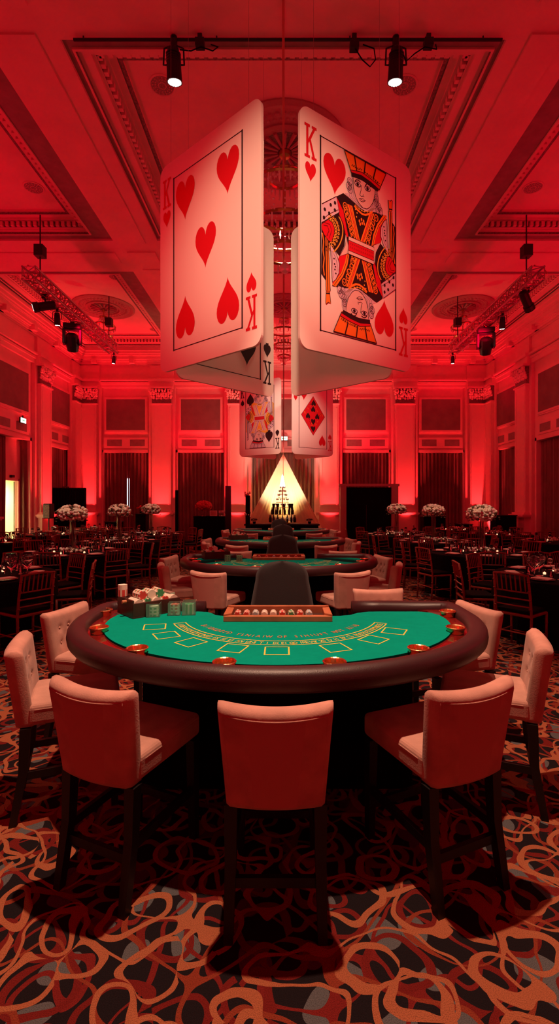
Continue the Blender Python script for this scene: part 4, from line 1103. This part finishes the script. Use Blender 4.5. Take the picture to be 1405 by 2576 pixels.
def chip(loc, m_, axis, label, group):
    """one chip; axis 'y' lies in a roll, 'z' stacked flat"""
    if m_ not in CHIPM:
        b = mb(m_).lathe([(.013, 0), (.0205, 0), (.0205, .0075), (.013, .0075)], seg=18)
        b.use('chip_w')
        for k in range(6):
            a = 2*pi*k/6; b.box(-.0042, .0042, .0165, .0209, -.0003, .0078, Matrix.Rotation(a, 4, 'Z'))
        o = b.build('poker_chip'); CHIPM[m_] = o.data; bpy.data.objects.remove(o)
    o = bpy.data.objects.new('poker_chip', CHIPM[m_]); COL.objects.link(o)
    o.location = loc
    if axis == 'y': o.rotation_euler = (R(90), random.uniform(0, 1), 0)
    elif axis != 'z': o.rotation_euler = (R(90), 0, axis)
    return tag(o, label, 'poker chip', group)
def chip_tray(x, y, tn, full=True):
    t = thing('chip_tray', f'wooden dealer chip tray on the {tn}', 'chip tray', (x, y, ZT))
    W, D, Hh = .355, .115, .045
    b = mb('tray')
    b.prism([(-W, -D), (W, -D), (W-.03, -D+.04), (-W+.03, -D+.04)], 0, Hh*.8)
    b.prism([(-W, D), (-W+.03, D-.03), (W-.03, D-.03), (W, D)], 0, Hh*1.35)
    b.prism([(-W, -D), (-W+.05, -D+.04), (-W+.05, D-.03), (-W, D)], 0, Hh*1.1); b.prism([(W, -D), (W, D), (W-.05, D-.03), (W-.05, -D+.04)], 0, Hh*1.1)
    b.build('frame', t, bevel=.004); mb('darkwood').box(-W+.03, W-.03, -D+.02, D-.02, 0, .012).build('bed', t)
    cols = ['chip_r', 'chip_r', 'chip_b', 'chip_w', 'chip_w', 'chip_r', 'chip_g', 'chip_r', 'chip_b', 'darkwood']
    nth = ['first', 'second', 'third', 'fourth', 'fifth', 'sixth', 'seventh', 'eighth', 'ninth', 'tenth']
    for k in range(10 if full else 6):
        n = (9 if full else 4)
        px = -W+.085+(k*.0595 if full else k*.1)
        if k == 9: continue
        for j in range(n):
            chip((x+px+(.002 if j % 2 else 0), y-D+.055+j*(.0085 if full else .02), ZT+.033), cols[k], 'y', f'poker chip standing in the {nth[k]} roll of the tray on the {tn}', f'chips in roll {nth[k]} of the tray, {tn}')
def chip_case(loc, rz, cm, lids, tn, where, s=.062):
    t = thing('chip_case', f'clear green chip case {where} on the {tn}', 'chip case', loc, rz)
    b = mb('acrylic'); q = s/2; w_ = .003
    b.box(-q, q, -q, q, 0, w_); b.box(-q, q, -q, -q+w_, w_, s); b.box(-q, q, q-w_, q, w_, s); b.box(-q, -q+w_, -q+w_, q-w_, w_, s); b.box(q-w_, q, -q+w_, q-w_, w_, s); b.build('case', t)
    for k in range(6):
        for sx in (0,):
            q_ = chip((loc[0], loc[1], loc[2]+w_+.0115*k), cm[k % len(cm)], 'z', f'poker chip stacked in the chip case {where} on the {tn}', f'chips in the case {where}, {tn}'); q_.scale = (1.5, 1.5, 1.5)
def chip_box(x, y, rz, tn, full=True):
    t = thing('chip_box', f'dark wooden box piled with chips on the {tn}', 'chip box', (x, y, ZT), rz)
    L_, W_, h = .175, .13, .10; b = mb('darkwood')
    b.box(-L_, L_, -W_, W_, 0, .012); b.box(-L_, L_, -W_, -W_+.012, .012, h); b.box(-L_, L_, W_-.012, W_, .012, h)
    b.box(-L_, -L_+.012, -W_+.012, W_-.012, .012, h+.02); b.box(L_-.012, L_, -W_+.012, W_-.012, .012, h); b.box(-L_+.012, L_-.012, -W_+.012, W_-.012, .05, .058)
    b.build('body', t, bevel=.002)
    mb('tray').tube([(-L_-.03, -.02, h+.0), (-L_+.005, -.02, h+.0)], .012, 8).build('handle', t)
    mb('acrylic').box(L_-.05, L_-.012, -.08, .08, .06, h+.03).build('lid', t)
    c_, s_ = cos(rz), sin(rz)
    rr = random.Random(int(x*100)); cols = ['chip_w', 'chip_g', 'chip_w', 'chip_r', 'chip_w', 'chip_w']
    def at_(u, v_, z): return (x+u*c_-v_*s_, y+u*s_+v_*c_, ZT+z)
    ro = ["first", "second", "third", "fourth", "fifth"]
    def big(o, sc=1.5): o.scale = (sc, sc, sc); return o
    for k in range(5 if full else 4):
        u = -L_+.047+k*.0655
        for j in range(10 if full else 4):
            big(chip(at_(u, -.105+j*(.0125 if full else .04), .090), cols[k], rz, f'poker chip lying in the {ro[k]} row of the chip box on the {tn}', f'chips in row {k+1} of the chip box, {tn}'))
    for k in range(3 if full else 2):
        for j in range(8 if full else 3):
            big(chip(at_(-L_+.085+k*.0655, -.085+j*(.0125 if full else .04), .142), ('chip_r', 'chip_w', 'chip_g')[(j+k) % 3], rz, f'poker chip in the {ro[k]} upper row of the chip box on the {tn}', f'chips in upper row {k+1}, {tn}'))
    for j in range(7 if full else 0): big(chip(at_(-L_+.02, .085, .121+.0115*j), 'chip_r' if j < 4 else 'chip_w', 'z', f'poker chip in the tall stack at the box corner on the {tn}', f'chips of the tall corner stack, {tn}'))

names = ['nearest gaming table', 'second gaming table', 'third gaming table', 'farthest gaming table']
TXY = [(-.035, 3.2), (-.06, 6.5), (-.06, 9.8), (-.06, 13.1)]
labels = ['large half round blackjack table with green felt, nearest the camera', 'second half round blackjack table behind the nearest one', 'third half round blackjack table from the camera', 'farthest half round blackjack table before the tent']
for i, (x, y) in enumerate(TXY):
    game_table(x, y, labels[i], near=(i == 0))
    chip_tray(x+.0, y+.02, names[i], full=i == 0)
    if i < 3: chip_box(-.955 if i == 0 else x-.88, y+.19 if i == 0 else y+.15, R(42) if i == 0 else R(20), names[i], full=i == 0)
for px, py, s_, cm, wh in ((384,1552,.090,('chip_g','chip_w'),'beside the chip box'), (437,1548,.084,('chip_w','chip_r'),'with pale chips'), (474,1547,.092,('chip_g',),'nearest the rail arm')):
    X, Y = on_plane(px, py, ZT); chip_case((X, Y+.03, ZT), .1, cm, 0, names[0], wh, s_)
for px, wh in ((570, 'left'), (600, 'right')):
    X = (px-CX)/F*6.2; chip_case((X, 6.3, ZT), .1, ('chip_w', 'chip_g'), 0, names[1], f'{wh} of the pair', .085)
t = thing('card_shoe', 'pale blue card box on the third gaming table', 'card box', (0.0, 9.95, ZT)); mb('chip_b').box(-.13, .15, -.05, .05, 0, .055).build('box', t, bevel=.006); mb('chip_w').box(-.12, .14, -.035, .035, .055, .06).build('cards', t)
t = thing('dark_chip', 'small dark mark token on the nearest felt right of the tray', 'token', (*on_plane(826, 1561, ZT), ZT)); mb('leather').lathe([(.0, .006), (.018, .006), (.018, 0), (0, 0)], seg=14).build('disc', t)

# dealer chair
def dealer_chair(x, y, label, s=1.0):
    t = thing('dealer_chair', label, 'chair', (x, y, 0))
    b = mb('dealer'); n = 22; m_ = 14; zb, zt = .56, 1.2; V = []
    for side in (0, 1):
        for j in range(n+1):
            q = sin(pi/2*j/n); z = zb+(zt-zb)*q
            wd = .30-.075*min(1, q/.75)**1.3
            if q > .72: wd = wd*max(.02, (1-((q-.72)/.28)**3.2))**.5
            for i in range(m_+1):
                u = i/m_*2-1; y_ = -.02-.05*(1-u*u)*(1-.4*q)+.05*q+(.03 if side else -.02)*(1-abs(u)**4)
                V.append((u*wd, y_, z))
    Fs = []; S = (n+1)*(m_+1)
    for s2 in (0, 1):
        for j in range(n):
            for i in range(m_):
                o = s2*S+j*(m_+1)+i; f_ = (o, o+1, o+m_+2, o+m_+1); Fs.append(f_ if s2 == 0 else f_[::-1])
    for j in range(n): 
        for i in (0, m_): o = j*(m_+1)+i; Fs.append((o, o+m_+1, o+m_+1+S, o+S))
    b.add(V, Fs); b.build('backrest', t, smooth=True)
    mb('dealer').lathe([(0, .50), (.24, .50), (.27, .53), (.26, .57), (.2, .59), (0, .59)], (0, -.22, 0), 24).build('seat', t, smooth=True)
    mb('blackmetal').tube([(0, -.22, .05), (0, -.22, .5)], .03, 10).lathe([(.0, .04), (.24, .0), (.25, .015), (.05, .06), (0, .06)], (0, -.22, 0), 20).build('pedestal_base', t)
    return t
dc = [('black round-topped dealer chair behind the nearest gaming table', 4.02), ('black dealer chair behind the second gaming table', 7.3), ('black dealer chair behind the third gaming table', 10.6), ('black dealer chair behind the farthest gaming table', 13.95)]
for i, (l, y) in enumerate(dc[:3]): dealer_chair(-.01+(.0 if i else 0), y+(.0 if i != 1 else 3.3*0), l)
dealer_chair(-.12, 13.95, dc[3][0])

# ------------------------------------------------------------------ velvet stools
def make_stool():
    t = thing('velvet_stool', 'x', 'stool')
    # backrest: slab with a hollow top edge, tufted front
    W0, W1 = .194, .224; zb, zt = .512, .925; nx, nz = 24, 24; b = mb('velvet')
    btn = [(-.10, .80), (0, .80), (.10, .80), (-.10, .695), (0, .695), (.10, .695)]
    V = []
    def lean(z): return -.20-.055*((z-zb)/(zt-zb))
    for side in (0, 1):
        for j in range(nz+1):
            q = j/nz
            for i in range(nx+1):
                u = i/nx*2-1; wd = W0+(W1-W0)*q
                z = zb+(zt-zb)*q-(.018*(1-u*u))*q**3
                x = u*wd; curve = -.03*(1-u*u)*.9
                if side == 1:                                       # front
                    y = lean(z)+curve+.045
                    d = min(hypot(x-bx_, z-bz_) for bx_, bz_ in btn); y -= .014*math.exp(-(d/.020)**2)
                    for (ax, az), (ex, ez) in ((btn[0], btn[4]), (btn[1], btn[3]), (btn[1], btn[5]), (btn[2], btn[4])):
                        tx, tz = ex-ax, ez-az; l2 = tx*tx+tz*tz; k = max(0, min(1, ((x-ax)*tx+(z-az)*tz)/l2)); y -= .004*math.exp(-(hypot(x-ax-k*tx, z-az-k*tz)/.007)**2)
                else: y = lean(z)+curve-.045
                e = max(0, abs(u)-.9)/.1; f = max(0, q-.94)/.06; k = 1-.35*(e**2)-.55*(f**2)
                mid = lean(z)+curve; y = mid+(y-mid)*max(.25, k)
                V.append((x, y, z))
    S = (nx+1)*(nz+1); Fs = []
    for s2 in (0, 1):
        for j in range(nz):
            for i in range(nx): o = s2*S+j*(nx+1)+i; f_ = (o, o+1, o+nx+2, o+nx+1); Fs.append(f_ if s2 == 0 else f_[::-1])
    for j in range(nz):
        Fs.append((j*(nx+1), (j+1)*(nx+1), S+(j+1)*(nx+1), S+j*(nx+1))); o = j*(nx+1)+nx; Fs.append((o, S+o, S+o+nx+1, o+nx+1))
    for i in range(nx): o = nz*(nx+1)+i; Fs.append((o, o+1, S+o+1, S+o)); Fs.append((i, S+i, S+i+1, i+1))
    b.add(V, Fs); back = b.build('backrest', t, smooth=True, sub=0)
    # plain rear panel and its piping
    b = mb('velvet_back'); V = []; n = 14
    def pt(u, q, o=.0):
        z = zb+.008+(zt-.045-zb)*q-(.016*(1-u*u))*q**3; wd = (W0+(W1-W0)*q)-.022; return (u*wd, lean(z)-.027*(1-u*u)-.0465-o, z)
    for j in range(n+1):
        for i in range(n+1): V.append(pt(i/n*2-1, j/n))
    b.add(V, [(j*(n+1)+i, j*(n+1)+i+1, (j+1)*(n+1)+i+1, (j+1)*(n+1)+i) for j in range(n) for i in range(n)]); b.build('rear_panel', back, smooth=True)
    b = mb('velvet'); path = [pt(-1, j/n) for j in range(n+1)]+[pt(-1+2*i/n, 1) for i in range(1, n)]+[pt(1, 1-j/n) for j in range(n+1)]
    b.tube(path, .0042, 6); b.build('piping', back, smooth=True)
    for bx_, bz_ in btn: mb('velvet').ball((bx_, lean(bz_)-.03*(1-(bx_/.22)**2)*.9+.034, bz_), .009, 8, 6).build('button', back)
    mb('velvet').box(-.205, .205, -.20, .27, .512, .628).build('seat', t, bevel=.028, seg=4)
    k = mb('velvet').tube([(-.203, -.16, .60), (-.203, .245, .60), (-.18, .268, .60), (.18, .268, .60), (.203, .245, .60), (.203, -.16, .60)], .0035, 6); k.build('seat_piping', t)
    for sx in (-1, 1):
        b = mb('ebony').taper((sx*.175, .235, .50), (sx*.18, .24, 0), .048, .036); b.build('leg', t)
        b = mb('ebony').taper((sx*.178, -.205, .505), (sx*.178, -.215, .28), .052, .044); b.taper((sx*.178, -.215, .28), (sx*.182, -.265, 0), .044, .036); b.build('leg', t)
        mb('ebony').bar((sx*.178, -.215, .25), (sx*.178, .235, .25), .022, .04).build('side_rail', t)
    mb('ebony').bar((-.17, -.222, .2), (.17, -.222, .2), .022, .04).build('rear_rail', t)
    mb('ebony').bar((-.17, .237, .17), (.17, .237, .17), .022, .04).build('footrest', t)
    return t
stool = make_stool(); first = [True]
SP = [(-.03, 2.11, (0, 1), 'near middle'), (-.715, 2.275, (.40, .915), 'near left'), (.70, 2.275, (-.40, .915), 'near right'),
      (-1.24, 2.77, (.93, .37), 'left'), (1.22, 2.82, (-.93, .37), 'right'), (-1.36, 3.46, (.97, -.24), 'far left'), (1.22, 3.50, (-.95, -.31), 'far right')]
def put_stool(x, y, d, label, group):
    o = stool if first[0] else copy_tree(stool); first[0] = False
    place(o, (x, y, 0), atan2(-d[0], d[1]), label, group)
ord_ = ['nearest gaming table', 'second gaming table', 'third gaming table', 'farthest gaming table']
for i, (tx, ty) in enumerate(TXY):
    for x, y, d, w_ in SP:
        lab = {'near middle': 'pink velvet stool seen from behind at the middle of the', 'near left': 'pink velvet stool at the near left of the', 'near right': 'pink velvet stool at the near right of the', 'left': 'pink tufted velvet stool at the left end of the', 'right': 'pink tufted velvet stool at the right end of the', 'far left': 'pink tufted velvet stool at the far left corner of the', 'far right': 'pink tufted velvet stool at the far right corner of the'}[w_]
        put_stool(x+(tx+.035 if i else 0), y+ty-3.2, d, f'{lab} {ord_[i]}', f'velvet stools round the {ord_[i]}')
put_stool(.86, 4.02, (0.05, -1), 'pink tufted stool behind the right rail of the nearest gaming table', 'velvet stools facing the camera')
put_stool(-.72, 7.32, (0, -1), 'pink velvet stool behind the left rail of the second gaming table', 'velvet stools facing the camera')
put_stool(.95, 7.35, (0, -1), 'pink velvet stool behind the right rail of the second gaming table', 'velvet stools facing the camera')

# ------------------------------------------------------------------ banquet tables with chairs and settings
def banquet_chair_near():
    t = thing('banquet_chair', 'x', 'chair')
    hw = .20
    for sx in (-1, 1):
        b = mb('wood'); b.tube([(sx*hw, -.21, 0), (sx*hw, -.19, .25), (sx*hw, -.185, .44), (sx*hw*.98, -.205, .65), (sx*hw*.95, -.25, .90)], [.014, .015, .016, .015, .013], 8)
        for z in (.08, .2, .32, .52, .62, .72, .82): yy = -.20-(.05*max(0, z-.5)/.4); b.ball((sx*hw*(1 if z < .5 else .97), yy if z > .5 else -.195, z), .019, 8, 4, .5)
        b.build('leg', t, smooth=True)
        b = mb('wood'); b.tube([(sx*hw, .19, 0), (sx*hw, .19, .44)], [.013, .016], 8)
        for z in (.08, .2, .32): b.ball((sx*hw, .19, z), .019, 8, 4, .5)
        b.build('leg', t, smooth=True)
        mb('wood').tube([(sx*hw, -.2, .2), (sx*hw, .19, .2)], .009, 6).build('stretcher', t)
    mb('wood').tube([(-hw, .19, .16), (hw, .19, .16)], .009, 6).build('stretcher', t)
    mb('wood').tube([(-hw, -.2, .24), (hw, -.2, .24)], .009, 6).build('stretcher', t)
    mb('wood').box(-hw-.01, hw+.01, -.2, .205, .42, .45).build('seat_frame', t, bevel=.01)
    mb('black').box(-hw+.005, hw-.005, -.175, .2, .45, .49).build('seat_cushion', t, bevel=.018, seg=3)
    mb('wood').tube([(-hw*.95, -.25, .89), (-hw*.5, -.262, .90), (0, -.268, .905), (hw*.5, -.262, .90), (hw*.95, -.25, .89)], .013, 8).build('top_rail', t, smooth=True)
    for z, y in ((.70, -.212), (.62, -.203), (.54, -.196)):
        mb('wood').tube([(-hw*.97, y, z), (0, y-.012, z), (hw*.97, y, z)], .0085, 6).build('rung', t)
    for k in range(7):
        x = (k-3)*.052; mb('wood').tube([(x, -.222, .70), (x, -.242, .80), (x, -.263, .90)], [.006, .009, .006], 6).build('spindle', t)
    return t
def banquet_chair_far():
    hw = .20; b = mb('wood')
    for sx in (-1, 1):
        b.tube([(sx*hw, -.21, 0), (sx*hw, -.185, .44), (sx*hw*.95, -.25, .90)], .015, 6); b.tube([(sx*hw, .19, 0), (sx*hw, .19, .44)], .015, 6); b.tube([(sx*hw, -.2, .2), (sx*hw, .19, .2)], .009, 4)
    b.tube([(-hw, .19, .16), (hw, .19, .16)], .009, 4); b.box(-hw-.01, hw+.01, -.2, .205, .42, .45)
    b.tube([(-hw*.95, -.25, .89), (0, -.268, .905), (hw*.95, -.25, .89)], .013, 6)
    for z, y in ((.70, -.212), (.62, -.203), (.54, -.196)): b.tube([(-hw*.97, y, z), (hw*.97, y, z)], .0085, 4)
    for k in range(7): x = (k-3)*.052; b.tube([(x, -.222, .70), (x, -.263, .90)], .008, 4)
    b.use('black').box(-hw+.005, hw-.005, -.175, .2, .45, .49)
    return tag(b.build('banquet_chair'), 'x', 'chair')
def wine_glass(h=.19, r_=.038):
    b = mb('glass').lathe([(.034, .0), (.034, .003), (.005, .006), (.004, h*.42), (r_*.6, h*.48), (r_, h*.68), (r_*.85, h), (r_*.85-.002, h), (r_-.002, h*.68), (r_*.6, h*.5), (0, h*.46)], seg=14)
    return tag(b.build('wine_glass', smooth=True), 'x', 'glass')
def tumbler():
    b = mb('glass').lathe([(.028, .0), (.036, .09), (.034, .09), (.026, .008), (0, .008)], seg=12)
    return tag(b.build('water_tumbler', smooth=True), 'x', 'glass')
def napkin():
    b = mb('napkin').box(-.10, .10, -.07, .07, 0, .006).box(-.085, .09, -.06, .055, .006, .013)
    return tag(b.build('folded_napkin', bevel=.002), 'x', 'napkin')
def plate():
    b = mb('plate').lathe([(.0, .004), (.09, .004), (.135, .014), (.137, .017), (.09, .008), (0, .008)][::-1], seg=24)
    b.use('steel').lathe([(.137, .016), (.14, .018), (.137, .02), (.134, .018)], seg=24, closed=True)
    return tag(b.build('charger_plate', smooth=True), 'x', 'plate')
CN, CF = banquet_chair_near(), banquet_chair_far()
PG, PT, PN, PP = wine_glass(), tumbler(), napkin(), plate()
used = set()
def inst(o, loc, rz, label, group):
    if o.name in used: o = copy_tree(o)
    else: used.add(o.name)
    return place(o, loc, rz, label, group)
def on_screen(x, y, z):
    if y < .5: return False
    px = CX+x/y*F; return -70 < px < 1475
def centrepiece(x, y, tn, sd, kind):
    rr = random.Random(sd)
    if kind:
        t = thing('flower_vase', f'{kind} in tall vase, {tn}', 'flowers', (x, y, .755))
        mb('glass').lathe([(.07, 0), (.06, .02), (.055, .58), (.075, .62), (.071, .62), (.051, .57), (.055, .03), (0, .02)], seg=16).build('vase', t)
        b = mb('leaf')
        for k in range(6): a = k; b.tube([(.02*cos(a), .02*sin(a), .04), (.03*cos(a+1), .03*sin(a+1), .6)], .005, 4)
        b.build('stems', t)
        b = mb('fl_white'); 
        for k in range(190):
            z = rr.uniform(-.75, 1); a = rr.uniform(0, 2*pi); q = sqrt(max(0, 1-z*z)); b.use(rr.choice(['fl_white', 'fl_white', 'fl_pink', 'fl_cream', 'leaf']))
            b.ball((.25*q*cos(a), .22*q*sin(a), .73+.15*z), rr.uniform(.02, .042), 6, 5, .9, .2)
        b.build('small_blooms', t, smooth=True)
        for a, z in ((-1.6, .78), (-2.5, .76), (-.6, .77), (.4, .75), (2.6, .74)):
            b = mb('fl_cream'); c_ = (.19*cos(a), .17*sin(a), z)
            for L_ in range(3):
                for k in range(7-L_*2): aa = 2*pi*k/(7-L_*2)+L_; rq = .05-.016*L_; b.ball((c_[0]+rq*cos(aa), c_[1]+rq*sin(aa)-.01*L_, c_[2]+.02*L_), .035-.005*L_, 6, 5, .8)
            b.build('rose', t, smooth=True)
        b = mb('leaf')
        for k in range(40):
            a = rr.uniform(0, 2*pi); q = rr.uniform(.2, .31); b.ball((q*cos(a), q*sin(a)*.9, .60+rr.uniform(-.02, .2)), .022, 5, 4, .5, .4)
        b.build('foliage', t)
    t = thing('table_flowers', f'low ring of pink flowers around the centre of the {tn}', 'flowers', (x, y, .755)); b = mb('fl_pink')
    for k in range(46):
        a = rr.uniform(0, 2*pi); q = rr.uniform(.10, .23); b.use(rr.choice(['fl_pink', 'fl_white', 'fl_cream', 'leaf'])); b.ball((q*cos(a), q*sin(a), rr.uniform(.02, .09)), rr.uniform(.018, .032), 6, 4, .9, .2)
    b.build('blooms', t, smooth=True)
    for k in range(5):
        a = k*1.257+sd; p = (x+.33*cos(a), y+.33*sin(a), .755)
        o = thing('votive_candle', f'small lit votive candle beside the flowers on the {tn}', 'candle', p, 0, f'votive candles on the {tn}')
        mb('glass').lathe([(.025, 0), (.032, .07), (.030, .07), (.023, .006), (0, .006)], seg=10).build('holder', o); mb('candle').lathe([(.0, .007), (.018, .007), (.018, .03), (.004, .035), (0, .045)][::-1], seg=8).build('flame', o)
TBL = [(-3.95, 6.15, 'nearest left dining table', '', .92), (-3.95, 8.95, 'second inner left dining table', 'round cream and pink flower ball', .95), (-3.95, 11.5, 'third inner left dining table', 'pink-topped flower ball', .95), (-3.85, 13.9, 'fourth inner left dining table', 'white flower ball', .95),
       (-6.95, 11.4, 'nearest outer left dining table', '', .95), (-6.75, 14.0, 'second outer left dining table', '', .95), (-6.35, 16.3, 'farthest outer left dining table', '', .9),
       (3.72, 6.15, 'nearest right dining table', '', .92), (3.72, 8.95, 'second inner right dining table', 'wide flower ball with one large cream rose', .95), (3.62, 11.5, 'third inner right dining table', 'cream flower ball', .95), (3.3, 13.9, 'fourth inner right dining table', 'white flower ball', .95),
       (6.6, 11.4, 'nearest outer right dining table', '', .95), (6.3, 14.0, 'second outer right dining table', '', .95), (5.9, 16.3, 'farthest outer right dining table', '', .9)]
DIRS = ['near', 'near inner', 'inner', 'far inner', 'far', 'far outer', 'outer', 'near outer']
for ti, (x, y, tn, kind, rad) in enumerate(TBL):
    t = thing('dining_table', f'round {tn} under a black cloth', 'table', (x, y, 0), 0, 'round dining tables')
    b = mb('black'); n = 72; V = []
    for z, e in ((.755, .0), (.74, .008), (.45, .02), (.03, .05)):
        for k in range(n): a = 2*pi*k/n; q = rad+e*(1+.9*sin(a*14+ti))+(.004 if z < .75 else 0); V.append((q*cos(a), q*sin(a), z))
    b.add(V, [tuple(range(n))]+[(j*n+k, (j+1)*n+k, (j+1)*n+(k+1) % n, j*n+(k+1) % n) for j in range(3) for k in range(n)])
    b.build('tablecloth', t, smooth=False)
    mb('darkwood').lathe([(.05, 0), (.05, .7), (rad-.05, .7), (rad-.05, .73), (0, .73)], seg=24).build('table_frame', t)
    centrepiece(x, y, tn, ti+1, kind)
    sgn = -1 if x > 0 else 1; near = y < 10; off = .2 if y < 7 else (ti % 3)*.15
    for k, dn in enumerate(DIRS):
        a = -pi/2+sgn*k*pi/4+off*sgn; cx_, cy_ = cos(a), sin(a)
        px_, py_ = x+(rad+.26)*cx_, y+(rad+.26)*cy_
        if on_screen(px_, py_, .5) and not (y > 16 and cy_ > .5):
            rz = atan2(cx_, -cy_)+random.uniform(-.15, .15)
            inst(CN if near else CF, (px_, py_, 0), rz, f'slim red-brown banquet chair on the {dn} side of the {tn}', 'banquet chairs round the dining tables')
        if not on_screen(x+.6*cx_, y+.6*cy_, .7): continue
        rz = a-pi/2
        L_ = lambda r_, o: (x+r_*cx_-o*cy_, y+r_*cy_+o*cx_, .757)
        inst(PP, L_(rad-.2, 0), rz, f'dark charger plate at the {dn} place of the {tn}', 'charger plates')
        p = L_(rad-.2, 0); inst(PN, (p[0], p[1], .777), rz, f'folded pink napkin at the {dn} place of the {tn}', 'folded napkins')
        inst(PG, L_(rad-.42, .10), 0, f'stemmed wine glass at the {dn} place of the {tn}', 'wine glasses')
        inst(PT, L_(rad-.40, .0), 0, f'water tumbler at the {dn} place of the {tn}', 'water tumblers')
for i, (x, y, h_) in enumerate(((-3.42, 6.0, 1), (-3.28, 6.12, 1), (3.13, 5.95, 1), (3.27, 6.1, 1))):
    o = mb('glass').lathe([(.05, .0), (.05, .004), (.006, .01), (.006, .09), (.04, .12), (.072, .19), (.075, .24), (.06, .3), (.057, .3), (.071, .24), (.068, .19), (0, .12)], (x, y, .757), 20).build('goblet', smooth=True)
    tag(o, f'large {"left" if i % 2 == 0 else "right"} goblet of the pair on the nearest {"left" if x < 0 else "right"} dining table', 'glass')
# soft pin spots for the flowers
for x, y, p in ((-3.95, 8.95, 75), (3.72, 8.95, 75), (-3.95, 11.5, 60), (3.62, 11.5, 60), (-3.85, 13.9, 50), (3.3, 13.9, 50), (-3.95, 6.15, 45), (3.72, 6.15, 45)):
    spot((x*.85, y-3.2, 7.3), (x, y, 1.05), p*9, 19, .8, (1, .80, .58), .05, 'table_spot')
spot((x0-1, 15.6, 2.5), (x0-1, 15.7, 0), 900, 170, 1, (1, .9, .55), .2, 'corridor_lamp')
